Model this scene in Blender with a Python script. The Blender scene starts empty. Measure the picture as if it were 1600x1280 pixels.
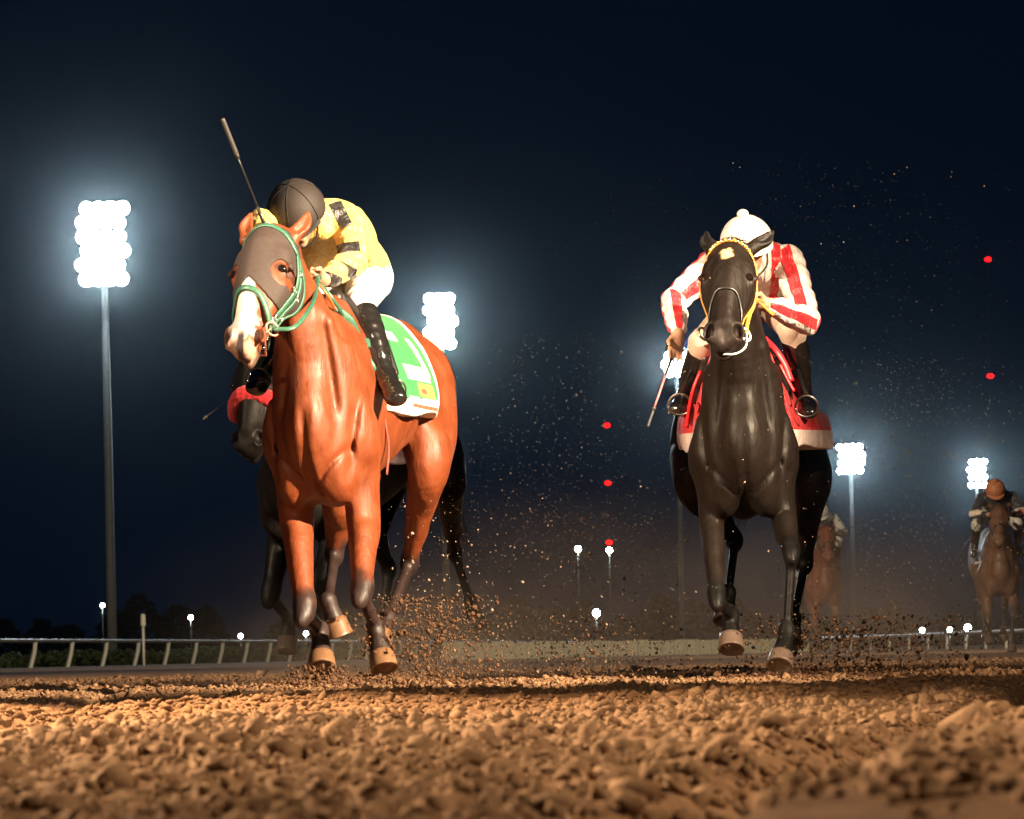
import bpy, math, random, os
import numpy as np
import openvdb
from mathutils import Vector, Matrix

scene = bpy.context.scene
QUICK = float(os.environ.get('VOX', '1'))      # >1 only for my own quick previews
rng = np.random.default_rng(7)
R = math.radians

# ------------------------------------------------------------------ camera
CAM_H = 0.127
FPX = 4956.0            # focal length in pixels of a 1600 px wide picture
ROLL = R(1.2)
HY = 1023.0
cam_d = bpy.data.cameras.new('camera')
cam = bpy.data.objects.new('camera', cam_d)
scene.collection.objects.link(cam)
scene.camera = cam
cam_d.sensor_fit = 'HORIZONTAL'
cam_d.sensor_width = 36.0
cam_d.lens = 36.0 * FPX / 1600.0
cam_d.shift_y = (HY - 640.0) / 1600.0
cam_d.clip_start = 0.1
cam_d.clip_end = 5000.0
cam.location = (0, 0, CAM_H)
cam.rotation_euler = (R(90), ROLL, 0)
cam_d.dof.use_dof = True
cam_d.dof.focus_distance = 13.4
cam_d.dof.aperture_fstop = 14.0


def P(px, py, D):
    """The point of the place that stands D metres in front of the camera in the direction of a picture point."""
    u, v = (px - 800.0) / FPX, -(py - HY) / FPX
    c, s = math.cos(ROLL), math.sin(ROLL)
    return Vector(((u * c + v * s) * D, D, CAM_H + (-u * s + v * c) * D))


# ------------------------------------------------------------------ render settings
scene.render.engine = 'CYCLES'
scene.view_settings.view_transform = 'Standard'
scene.view_settings.look = 'None'
scene.view_settings.exposure = 0.0
scene.view_settings.gamma = 1.0
scene.cycles.use_denoising = True
scene.cycles.max_bounces = 6
scene.cycles.volume_bounces = 0
scene.cycles.sample_clamp_indirect = 4.0
scene.cycles.use_light_tree = True

# ------------------------------------------------------------------ night sky
world = bpy.data.worlds.new('World')
scene.world = world
world.use_nodes = True
wn, wl = world.node_tree.nodes, world.node_tree.links
wn.clear()
w_out = wn.new('ShaderNodeOutputWorld')
w_bg = wn.new('ShaderNodeBackground')
w_sky = wn.new('ShaderNodeTexSky')
w_sky.sky_type = 'NISHITA'
w_sky.sun_disc = False
w_sky.sun_elevation = R(-6.0)
w_sky.sun_rotation = R(150)
w_mix = wn.new('ShaderNodeMixRGB')
w_mix.blend_type = 'ADD'
w_mix.inputs[0].default_value = 1.0
w_mix.inputs[2].default_value = (0.0011, 0.0032, 0.0090, 1)
w_mul = wn.new('ShaderNodeMixRGB')
w_mul.blend_type = 'MULTIPLY'
w_mul.inputs[0].default_value = 1.0
w_mul.inputs[2].default_value = (0.05, 0.05, 0.05, 1)
wl.new(w_sky.outputs[0], w_mul.inputs[1])
wl.new(w_mul.outputs[0], w_mix.inputs[1])
wl.new(w_mix.outputs[0], w_bg.inputs[0])
w_bg.inputs[1].default_value = 1.0
wl.new(w_bg.outputs[0], w_out.inputs[0])


# ------------------------------------------------------------------ lamps outside the frame: inferred track lamps and added fill spots
def spot(name, loc, target, power, color, size, blend=0.6, radius=0.25):
    d = bpy.data.lights.new(name, 'SPOT')
    d.energy = power
    d.color = color
    d.spot_size = R(size)
    d.spot_blend = blend
    d.shadow_soft_size = radius
    o = bpy.data.objects.new(name, d)
    scene.collection.objects.link(o)
    o.location = loc
    o.rotation_euler = (Vector(target) - Vector(loc)).to_track_quat('-Z', 'Y').to_euler()
    return o


WARM = (1.0, 0.76, 0.50)
spot('finish_line_lamp', (6.6, 8.4, 5.0), (-0.70, 13.7, 1.2), 30000, WARM, 32, 0.7, 0.07)
spot('finish_line_lamp', (-4.8, 9.6, 4.2), (1.6, 14.2, 1.2), 7800, WARM, 22, 0.8, 0.07)
spot('added_fill_spot', (1.6, -7.0, 8.5), (0.2, 14.0, 1.2), 4800, WARM, 24, 0.6, 0.12)  # added frontal fill from behind the camera, covers both lead horses
spot('track_spot', (-4.0, 8.6, 6.0), (-1.8, 8.3, 0.0), 17000, (1.0, 0.68, 0.40), 42, 1.0, 0.12)
spot('track_spot', (-5.0, 6.5, 1.7), (0.3, 4.8, 0.0), 8200, (1.0, 0.76, 0.50), 70, 1.0, 0.08)  # added low spot, grazes the near dirt to light it and raise contrast
spot('track_spot', (5.0, 3.0, 5.0), (1.1, 4.6, 0.0), 3600, (1.0, 0.76, 0.50), 60, 1.0, 0.12)  # added fill from the right for the near dirt
spot('added_fill_spot', (30.0, 20.0, 26.0), (0.0, 125.0, 0.0), 190000, (1.0, 0.86, 0.58), 70, 0.7, 0.8)  # added to light the far rail and its posts
spot('added_fill_spot', (-16.0, 6.0, 14.0), (4.0, 34.0, 0.5), 60000, (1.0, 0.76, 0.52), 50, 0.8, 0.4)  # added to brighten the track behind the lead horses


# ------------------------------------------------------------------ small helpers
def link(o):
    scene.collection.objects.link(o)
    return o


def empty(name, loc=(0, 0, 0)):
    o = bpy.data.objects.new(name, None)
    o.location = loc
    return link(o)


def tag(o, label=None, cat=None, group=None, kind=None):
    if label: o['label'] = label
    if cat: o['category'] = cat
    if group: o['group'] = group
    if kind: o['kind'] = kind
    return o


def child(o, parent):
    """parent o without moving it (parents are only translated)"""
    if parent is not None:
        o.parent = parent
        o.matrix_parent_inverse = Matrix.Translation(-Vector(parent.location))
    return o


def mesh_obj(name, verts, faces, mat, parent=None, smooth=True):
    me = bpy.data.meshes.new(name)
    me.from_pydata([tuple(map(float, v)) for v in verts], [], faces)
    if smooth:
        me.shade_smooth()
    me.materials.append(mat)
    o = link(bpy.data.objects.new(name, me))
    return child(o, parent)


def np_mesh(name, pts, quads, mat, parent=None, cols=None, smooth=True):
    me = bpy.data.meshes.new(name)
    n, m = len(pts), len(quads)
    me.vertices.add(n)
    me.vertices.foreach_set('co', np.ascontiguousarray(pts, dtype=np.float32).ravel())
    k = quads.shape[1]
    me.loops.add(m * k)
    me.loops.foreach_set('vertex_index', np.ascontiguousarray(quads, dtype=np.int32).ravel())
    me.polygons.add(m)
    me.polygons.foreach_set('loop_start', np.arange(0, m * k, k, dtype=np.int32))
    me.update(calc_edges=True)
    if smooth:
        me.shade_smooth()
    if cols is not None:
        a = me.color_attributes.new('col', 'FLOAT_COLOR', 'POINT')
        c = np.ones((n, 4), dtype=np.float32)
        c[:, :cols.shape[1]] = cols
        a.data.foreach_set('color', c.ravel())
    me.materials.append(mat)
    o = link(bpy.data.objects.new(name, me))
    return child(o, parent)


# ------------------------------------------------------------------ materials
def new_mat(name):
    m = bpy.data.materials.new(name)
    m.use_nodes = True
    nt = m.node_tree
    b = nt.nodes['Principled BSDF']
    return m, nt, b


def noise(nt, scale, detail=4, rough=0.55, coords='Object', stretch=None):
    tc = nt.nodes.new('ShaderNodeTexCoord')
    n = nt.nodes.new('ShaderNodeTexNoise')
    n.inputs['Scale'].default_value = scale
    n.inputs['Detail'].default_value = detail
    n.inputs['Roughness'].default_value = rough
    if stretch:
        mp = nt.nodes.new('ShaderNodeMapping')
        mp.inputs['Scale'].default_value = stretch
        nt.links.new(tc.outputs[coords], mp.inputs[0])
        nt.links.new(mp.outputs[0], n.inputs['Vector'])
    else:
        nt.links.new(tc.outputs[coords], n.inputs['Vector'])
    return n


def bump(nt, b, src, strength, dist, prev=None):
    bp = nt.nodes.new('ShaderNodeBump')
    bp.inputs['Strength'].default_value = strength
    bp.inputs['Distance'].default_value = dist
    nt.links.new(src, bp.inputs['Height'])
    if prev is not None:
        nt.links.new(prev, bp.inputs['Normal'])
    nt.links.new(bp.outputs[0], b.inputs['Normal'])
    return bp.outputs[0]


def mixc(nt, fac, c1, c2, mode='MIX'):
    n = nt.nodes.new('ShaderNodeMixRGB')
    n.blend_type = mode
    for i, v in enumerate((fac, c1, c2)):
        if hasattr(v, 'links') or isinstance(v, bpy.types.NodeSocket):
            nt.links.new(v, n.inputs[i])
        elif i == 0:
            n.inputs[0].default_value = v
        else:
            n.inputs[i].default_value = (*v, 1)
    return n.outputs[0]


def ramp(nt, src, stops):
    r = nt.nodes.new('ShaderNodeValToRGB')
    e = r.color_ramp.elements
    while len(e) < len(stops): e.new(0.5)
    for k, (p, c) in enumerate(stops):
        e[k].position = p
        e[k].color = (*c, 1) if len(c) == 3 else c
    nt.links.new(src, r.inputs[0])
    return r.outputs[0]


def plain(name, color, rough=0.6, metal=0.0, var=0.15, scale=30, bump_s=0.0, bump_d=0.002, sheen=0.0, coat=0.0):
    m, nt, b = new_mat(name)
    n = noise(nt, scale)
    c0 = tuple(x * (1 - var) for x in color)
    c1 = tuple(min(1, x * (1 + var)) for x in color)
    nt.links.new(ramp(nt, n.outputs['Fac'], [(0.3, c0), (0.7, c1)]), b.inputs['Base Color'])
    b.inputs['Roughness'].default_value = rough
    b.inputs['Metallic'].default_value = metal
    b.inputs['Sheen Weight'].default_value = sheen
    b.inputs['Coat Weight'].default_value = coat
    if bump_s: bump(nt, b, n.outputs['Fac'], bump_s, bump_d)
    return m


def coat_mat(name, rough=0.5, gloss=0.35, hair=0.25, wet=0.0):
    """short hair coat: colours come from the painted attribute (markings), fine hair streaks and damp patches from noise"""
    m, nt, b = new_mat(name)
    at = nt.nodes.new('ShaderNodeVertexColor'); at.layer_name = 'col'
    n1 = noise(nt, 9, 5, 0.6)
    n2 = noise(nt, 300, 3, 0.7, stretch=(1, 1, 0.12))
    v = ramp(nt, n1.outputs['Fac'], [(0.25, (0.66, 0.62, 0.60)), (0.75, (1.15, 1.12, 1.1))])
    c = mixc(nt, 1.0, at.outputs['Color'], v, 'MULTIPLY')
    v2 = ramp(nt, n2.outputs['Fac'], [(0.3, (0.9, 0.9, 0.9)), (0.7, (1.06, 1.06, 1.06))])
    c = mixc(nt, 1.0, c, v2, 'MULTIPLY')
    nt.links.new(c, b.inputs['Base Color'])
    rr = ramp(nt, n1.outputs['Fac'], [(0.3, (rough * 0.8,) * 3), (0.7, (rough * 1.25,) * 3)])
    nt.links.new(rr, b.inputs['Roughness'])
    b.inputs['Specular IOR Level'].default_value = gloss
    b.inputs['Coat Weight'].default_value = wet
    b.inputs['Coat Roughness'].default_value = 0.38
    mu = noise(nt, 14, 3, 0.5, stretch=(1.6, 1.6, 0.5))
    p = bump(nt, b, mu.outputs['Fac'], 0.40, 0.018)
    mu2 = noise(nt, 38, 3, 0.6, stretch=(1.5, 1.5, 0.35))
    p = bump(nt, b, mu2.outputs['Fac'], 0.22, 0.005, p)
    bump(nt, b, n2.outputs['Fac'], hair, 0.002, p)
    return m
# ------------------------------------------------------------------ smooth solid modelling (distance fields meshed with openvdb)
F32 = np.float32


def V(*a):
    return np.array(a[0] if len(a) == 1 else a, dtype=F32)


def nrm(v):
    v = np.asarray(v, dtype=F32)
    return v / (np.linalg.norm(v) + 1e-9)


def _ell_dist(qs, qt, qa, rs, rt, ra):
    k0 = np.sqrt((qs / rs) ** 2 + (qt / rt) ** 2 + (qa / ra) ** 2) + 1e-6
    k1 = np.sqrt((qs / rs ** 2) ** 2 + (qt / rt ** 2) ** 2 + (qa / ra ** 2) ** 2) + 1e-6
    return k0 * (k0 - 1.0) / k1


class Cone:
    """tapered limb piece with an elliptical section"""
    def __init__(s, a, b, r0, r1, side=None, cap=0.8, ca=None, cb=None):
        s.a, s.b = V(a), V(b)
        s.r0 = (r0, r0) if np.isscalar(r0) else r0
        s.r1 = (r1, r1) if np.isscalar(r1) else r1
        ax = s.b - s.a
        s.L2 = float(ax @ ax) + 1e-12
        s.ax = ax
        an = nrm(ax)
        side = V(1, 0, 0) if side is None else V(side)
        sd = side - an * float(side @ an)
        if np.linalg.norm(sd) < 1e-3:
            sd = V(0, 1, 0) - an * float(an[1])
        s.s = nrm(sd)
        s.t = np.cross(an, s.s).astype(F32)
        s.an = an
        s.capa = cap * min(s.r0) if ca is None else ca * max(s.r0)
        s.capb = cap * min(s.r1) if cb is None else cb * max(s.r1)
        m = max(*s.r0, *s.r1)
        s.lo = np.minimum(s.a, s.b) - m
        s.hi = np.maximum(s.a, s.b) + m

    def d(s, X, Y, Z):
        x, y, z = X - s.a[0], Y - s.a[1], Z - s.a[2]
        ax = s.ax
        t = np.clip((x * ax[0] + y * ax[1] + z * ax[2]) / s.L2, 0, 1)
        x = x - t * ax[0]; y = y - t * ax[1]; z = z - t * ax[2]
        qs = x * s.s[0] + y * s.s[1] + z * s.s[2]
        qt = x * s.t[0] + y * s.t[1] + z * s.t[2]
        rs = s.r0[0] + t * (s.r1[0] - s.r0[0])
        rt = s.r0[1] + t * (s.r1[1] - s.r0[1])
        qa = x * s.an[0] + y * s.an[1] + z * s.an[2]
        return _ell_dist(qs, qt, qa, rs, rt, s.capa + t * (s.capb - s.capa))


class Ell:
    def __init__(s, c, r, ax=None):
        s.c = V(c)
        s.r = r if not np.isscalar(r) else (r, r, r)
        s.M = np.eye(3, dtype=F32) if ax is None else np.array([nrm(v) for v in ax], dtype=F32)
        m = max(s.r)
        s.lo, s.hi = s.c - m, s.c + m

    def d(s, X, Y, Z):
        x, y, z = X - s.c[0], Y - s.c[1], Z - s.c[2]
        M = s.M
        return _ell_dist(x * M[0, 0] + y * M[0, 1] + z * M[0, 2], x * M[1, 0] + y * M[1, 1] + z * M[1, 2],
                         x * M[2, 0] + y * M[2, 1] + z * M[2, 2], *s.r)


class Group:
    def __init__(s, ps):
        s.ps = ps
        s.lo = np.min([p.lo for p in ps], 0)
        s.hi = np.max([p.hi for p in ps], 0)

    def d(s, X, Y, Z):
        out = None
        for p in s.ps:
            e = p.d(X, Y, Z)
            out = e if out is None else np.minimum(out, e)
        return out


def loft(secs, side=None, n=4, cap=0.8):
    """secs: (centre, r_side, r_other); a smooth chain through them"""
    C = np.array([list(s[0]) for s in secs], dtype=F32)
    A = np.array([[s[1], s[2]] for s in secs], dtype=F32)
    D = np.hstack([C, A])
    D = np.vstack([2 * D[0] - D[1], D, 2 * D[-1] - D[-2]])
    pts = []
    for i in range(1, len(D) - 2):
        for k in range(n):
            t = k / n
            p0, p1, p2, p3 = D[i - 1], D[i], D[i + 1], D[i + 2]
            pts.append(0.5 * ((2 * p1) + (-p0 + p2) * t + (2 * p0 - 5 * p1 + 4 * p2 - p3) * t ** 2 + (-p0 + 3 * p1 - 3 * p2 + p3) * t ** 3))
    pts.append(D[-2])
    out = []
    m = len(pts) - 1
    for i, (a, b) in enumerate(zip(pts[:-1], pts[1:])):
        out.append(Cone(a[:3], b[:3], (max(a[3], .003), max(a[4], .003)), (max(b[3], .003), max(b[4], .003)), side, cap,
                        None if i == 0 else 1.0, None if i == m - 1 else 1.0))
    return Group(out)


class Field:
    def __init__(s):
        s.ops = []

    def add(s, p, k=0.03):
        s.ops.append((p, k, 1)); return s

    def sub(s, p, k=0.02):
        s.ops.append((p, k, -1)); return s

    def copy(s):
        f = Field(); f.ops = list(s.ops); return f

    def bounds(s):
        ps = [p for p, k, m in s.ops if m > 0]
        return np.min([p.lo for p in ps], 0) - 0.03, np.max([p.hi for p in ps], 0) + 0.03

    @staticmethod
    def _mix(a, b, k, m):
        if m > 0:
            h = np.maximum(k - np.abs(a - b), 0) / k
            return np.minimum(a, b) - h * h * k * 0.25
        h = np.maximum(k - np.abs(a + b), 0) / k
        return np.maximum(a, -b) + h * h * k * 0.25

    def pts(s, Q):
        Q = np.asarray(Q, dtype=F32)
        d = np.full(len(Q), 0.25, dtype=F32)
        for p, k, m in s.ops:
            pad = k + 0.05
            i = np.all((Q > p.lo - pad) & (Q < p.hi + pad), 1)
            if i.any():
                q = Q[i]
                d[i] = s._mix(d[i], p.d(q[:, 0], q[:, 1], q[:, 2]), k, m)
        return d

    def grad(s, Q, e=0.004):
        Q = np.asarray(Q, dtype=F32)
        g = np.stack([s.pts(Q + V(*(e * (j == i) for j in range(3)))) - s.pts(Q - V(*(e * (j == i) for j in range(3)))) for i in range(3)], 1)
        return g / (np.linalg.norm(g, axis=1, keepdims=True) + 1e-9)

    def snap(s, Q, off=0.0, it=6):
        Q = np.array(Q, dtype=F32)
        for _ in range(it):
            Q = Q - s.grad(Q) * (s.pts(Q) - off)[:, None] * 0.9
        return Q

    def mesh(s, vox, extra=None, lo=None, hi=None, pad=0.0):
        vox = vox * QUICK
        l, h = s.bounds()
        if lo is not None: l = np.maximum(l, V(lo))
        if hi is not None: h = np.minimum(h, V(hi))
        l = l - pad; h = h + pad
        n = np.ceil((h - l) / vox).astype(int) + 1
        ax = [(l[i] + np.arange(n[i]) * vox).astype(F32) for i in range(3)]
        A = np.full(n, 0.2, dtype=F32)
        for p, k, m in s.ops:
            q = k + 0.02 + pad
            i0 = np.clip(np.floor((p.lo - q - l) / vox).astype(int), 0, n)
            i1 = np.clip(np.ceil((p.hi + q - l) / vox).astype(int) + 1, 0, n)
            if np.any(i1 <= i0): continue
            sl = tuple(slice(i0[i], i1[i]) for i in range(3))
            if isinstance(p, Group):
                B = np.full([a.stop - a.start for a in sl], 0.25, dtype=F32)
                for c in p.ps:
                    j0 = np.clip(np.floor((c.lo - q - l) / vox).astype(int), 0, n)
                    j1 = np.clip(np.ceil((c.hi + q - l) / vox).astype(int) + 1, 0, n)
                    if np.any(j1 <= j0): continue
                    cs = tuple(slice(j0[i], j1[i]) for i in range(3))
                    bs = tuple(slice(j0[i] - i0[i], j1[i] - i0[i]) for i in range(3))
                    B[bs] = np.minimum(B[bs], c.d(ax[0][cs[0]][:, None, None], ax[1][cs[1]][None, :, None], ax[2][cs[2]][None, None, :]))
                A[sl] = s._mix(A[sl], B, k, m)
                continue
            X = ax[0][sl[0]][:, None, None]; Y = ax[1][sl[1]][None, :, None]; Z = ax[2][sl[2]][None, None, :]
            A[sl] = s._mix(A[sl], p.d(X, Y, Z), k, m)
        if extra is not None:
            A = extra(A, ax[0][:, None, None], ax[1][None, :, None], ax[2][None, None, :]).astype(F32)
        b = 3 * vox
        A = np.clip(A, -b, b)
        A[0] = b; A[-1] = b; A[:, 0] = b; A[:, -1] = b; A[:, :, 0] = b; A[:, :, -1] = b
        g = openvdb.FloatGrid(b)
        g.copyFromArray(A, tolerance=0.0)
        pts, quads = g.convertToQuads(0.0)
        return pts.astype(F32) * vox + l, quads[:, ::-1].astype(np.int32)


def smoothstep(a, b, x):
    t = np.clip((x - a) / (b - a), 0, 1)
    return t * t * (3 - 2 * t)


_lat = rng.random((32, 32, 32)).astype(F32)


def vnoise(Q, s):
    """cheap value noise at points, -1..1"""
    q = np.asarray(Q, dtype=F32) * s + 100.0
    i = np.floor(q).astype(int); f = q - i; f = f * f * (3 - 2 * f)
    r = 0
    for dx in (0, 1):
        for dy in (0, 1):
            for dz in (0, 1):
                w = (f[:, 0] if dx else 1 - f[:, 0]) * (f[:, 1] if dy else 1 - f[:, 1]) * (f[:, 2] if dz else 1 - f[:, 2])
                r = r + w * _lat[(i[:, 0] + dx) & 31, (i[:, 1] + dy) & 31, (i[:, 2] + dz) & 31]
    return r * 2 - 1


# ------------------------------------------------------------------ sweeps
def tube(pts, rad, nseg=8):
    """verts, faces of a tube along points; rad scalar or list"""
    pts = [Vector(p) for p in pts]
    n = len(pts)
    rad = [rad] * n if np.isscalar(rad) else rad
    vs, fs = [], []
    up = Vector((0.13, 0.31, 0.94))
    for i, p in enumerate(pts):
        t = (pts[min(i + 1, n - 1)] - pts[max(i - 1, 0)]).normalized()
        a = t.cross(up)
        if a.length < 1e-3: a = t.cross(Vector((1, 0, 0)))
        a.normalize(); b = t.cross(a)
        for k in range(nseg):
            an = 2 * math.pi * k / nseg
            vs.append(p + (a * math.cos(an) + b * math.sin(an)) * rad[i])
    for i in range(n - 1):
        for k in range(nseg):
            k2 = (k + 1) % nseg
            fs.append((i * nseg + k, i * nseg + k2, (i + 1) * nseg + k2, (i + 1) * nseg + k))
    fs.append(tuple(range(nseg))[::-1]); fs.append(tuple((n - 1) * nseg + k for k in range(nseg)))
    return vs, fs


def ribbon(pts, nrms, width, thick):
    pts = [Vector(p) for p in pts]
    n = len(pts)
    vs, fs = [], []
    for i, p in enumerate(pts):
        t = (pts[min(i + 1, n - 1)] - pts[max(i - 1, 0)]).normalized()
        nn = Vector(nrms[i]); nn = (nn - t * nn.dot(t)).normalized()
        s = t.cross(nn)
        w = width if np.isscalar(width) else width[i]
        for (a, b) in ((-1, 0), (1, 0), (0.75, 1), (-0.75, 1)):
            vs.append(p + s * (a * w / 2) + nn * (b * thick))
    for i in range(n - 1):
        for k in range(4):
            k2 = (k + 1) % 4
            fs.append((i * 4 + k, (i + 1) * 4 + k, (i + 1) * 4 + k2, i * 4 + k2))
    fs.append((0, 1, 2, 3)); fs.append(tuple((n - 1) * 4 + k for k in (3, 2, 1, 0)))
    return vs, fs


def resample(pts, n):
    """smooth curve through control points"""
    D = np.array([list(p) for p in pts], dtype=float)
    D = np.vstack([2 * D[0] - D[1], D, 2 * D[-1] - D[-2]])
    out = []
    m = len(D) - 3
    for j in range(n):
        u = j / (n - 1) * m
        i = min(int(u), m - 1); t = u - i; i += 1
        p0, p1, p2, p3 = D[i - 1], D[i], D[i + 1], D[i + 2]
        out.append(0.5 * ((2 * p1) + (-p0 + p2) * t + (2 * p0 - 5 * p1 + 4 * p2 - p3) * t ** 2 + (-p0 + 3 * p1 - 3 * p2 + p3) * t ** 3))
    return np.array(out)


def strap(name, field, ctrl, width, mat, parent, off=0.002, thick=0.005, n=28, snap=True):
    """a leather strap laid over a body"""
    q = resample(ctrl, n)
    if snap:
        q = field.snap(q, off)
        nn = field.grad(q)
    else:
        nn = np.tile(np.array([0.0, -1.0, 0.15]), (n, 1))
    vs, fs = ribbon(q, nn, width, thick)
    return mesh_obj(name, vs, fs, mat, parent)
# ------------------------------------------------------------------ horses
class Head:
    """frame of a horse's head: a = poll to muzzle, l = towards the picture's right, n = out of the face"""
    def __init__(s, poll, muzzle, psi, roll=0.0, L=None, width=1.0):
        s.o = V(poll); s.a = nrm(V(muzzle) - s.o)
        s.L = 0.60 if L is None else L
        s.w = width
        l = V(math.cos(psi), -math.sin(psi), 0) + roll * V(0, 0, 1)
        l = l - s.a * float(l @ s.a); s.l = nrm(l)
        n = np.cross(s.a, s.l)
        if n[1] > 0: n = -n
        s.n = nrm(n)

    def p(s, t, l, n):
        """t along the face 0..1, l and n in metres"""
        return s.o + s.a * (t * s.L) + s.l * (l * s.w) + s.n * n


def head_field(f, H, mouth=0.0, ear_dir=((-.35, -.2), (.35, -.2)), ear_len=0.17, ears=True, ear_off=((0, 0), (0, 0)), ear_face=None):
    p = H.p; w = H.w
    secs = [(p(-.02, 0, -.08), .070 * w, .09), (p(.06, 0, -.062), .088 * w, .115), (p(.18, 0, -.068), .101 * w, .130), (p(.33, 0, -.074), .104 * w, .137),
            (p(.45, 0, -.070), .090 * w, .122), (p(.58, 0, -.060), .070 * w, .098), (p(.72, 0, -.050), .061 * w, .078),
            (p(.85, 0, -.048), .059 * w, .068), (p(.95, 0, -.055), .046 * w, .056)]
    f.add(loft(secs, H.l, 4, .7), .05)
    for sg in (-1, 1):
        f.add(Ell(p(.30, sg * .058, -.165), (.038 * w, .105, .085), (H.l, H.a, H.n)), .05)       # jowl
        f.add(Cone(p(.20, sg * .070, -.010), p(.36, sg * .090, -.022), .030, .026), .035)         # brow
        f.add(Cone(p(.42, sg * .078, -.045), p(.66, sg * .052, -.040), .018, .010), .03)          # facial crest
        f.add(Ell(p(.885, sg * .052, -.012), (.034, .055, .036), (H.l, H.a, H.n)), .028)           # nostril flare
    f.add(Cone(p(.15, 0, .035), p(.80, 0, .008), .028, .022), .05)                                  # nasal bone
    f.add(Ell(p(.955, 0, -.038), (.036 * w, .036, .038), (H.l, H.a, H.n)), .03)                    # upper lip
    f.add(Ell(p(.935 + mouth * .05, 0, -.112 - mouth * .02), (.032 * w, .058, .030), (H.l, H.a, H.n)), .02)   # chin
    f.add(Cone(p(.60, 0, -.125), p(.90, 0, -.112), .045, .036), .03)
    for sg in (-1, 1):
        f.sub(Cone(p(.80, sg * .075, -.086), p(.985, sg * .035, -.090), .006, .008), .010)          # mouth line
        q = nrm(H.n * .9 + H.l * sg * .55)
        f.sub(Ell(p(.895, sg * .060, .012), (.024, .038, .042), (nrm(H.l - H.n * sg * .35 + H.a * -sg * .25), nrm(H.a + H.l * sg * .25), q)), .010)   # nostril
        f.sub(Ell(p(.335, sg * .115, -.028), (.024, .030, .020), (H.l, H.a, H.n)), .016)            # eye socket
        f.add(Cone(p(.300, sg * .108, -.016), p(.325, sg * .109, -.006), .009, .009), .012)
        f.add(Cone(p(.275, sg * .106, -.030), p(.312, sg * .112, -.006), .0085, .0085), .012)       # upper lid
    f.sub(Cone(p(.90, 0, .022), p(.99, 0, .012), .004, .006), .02)
    # ears
    if not ears: return
    for sg, (dx, dn), (eo, en) in zip((-1, 1), ear_dir, ear_off):
        b = p(-.03, sg * .076 + eo, -.050 + en)
        d = nrm(-H.a + H.l * dx + H.n * dn)
        m = b + d * ear_len * .45 + H.l * sg * .012
        t = b + d * ear_len - H.l * sg * .006
        face = nrm(H.n + H.l * sg * .45) if ear_face is None else nrm(ear_face)
        fs = nrm(np.cross(d, face))
        f.add(loft([(b - d * .02, .030, .026), (b + d * .03, .032, .027), (m, .031, .022), (b + d * ear_len * .8, .018, .011), (t, .004, .004)], fs, 4, .7), .018)
        f.sub(loft([(b + d * .035 + face * .034, .014, .024), (m + face * .026, .018, .022), (b + d * ear_len * .85 + face * .016, .007, .014)], fs, 4, .7), .008)


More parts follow.
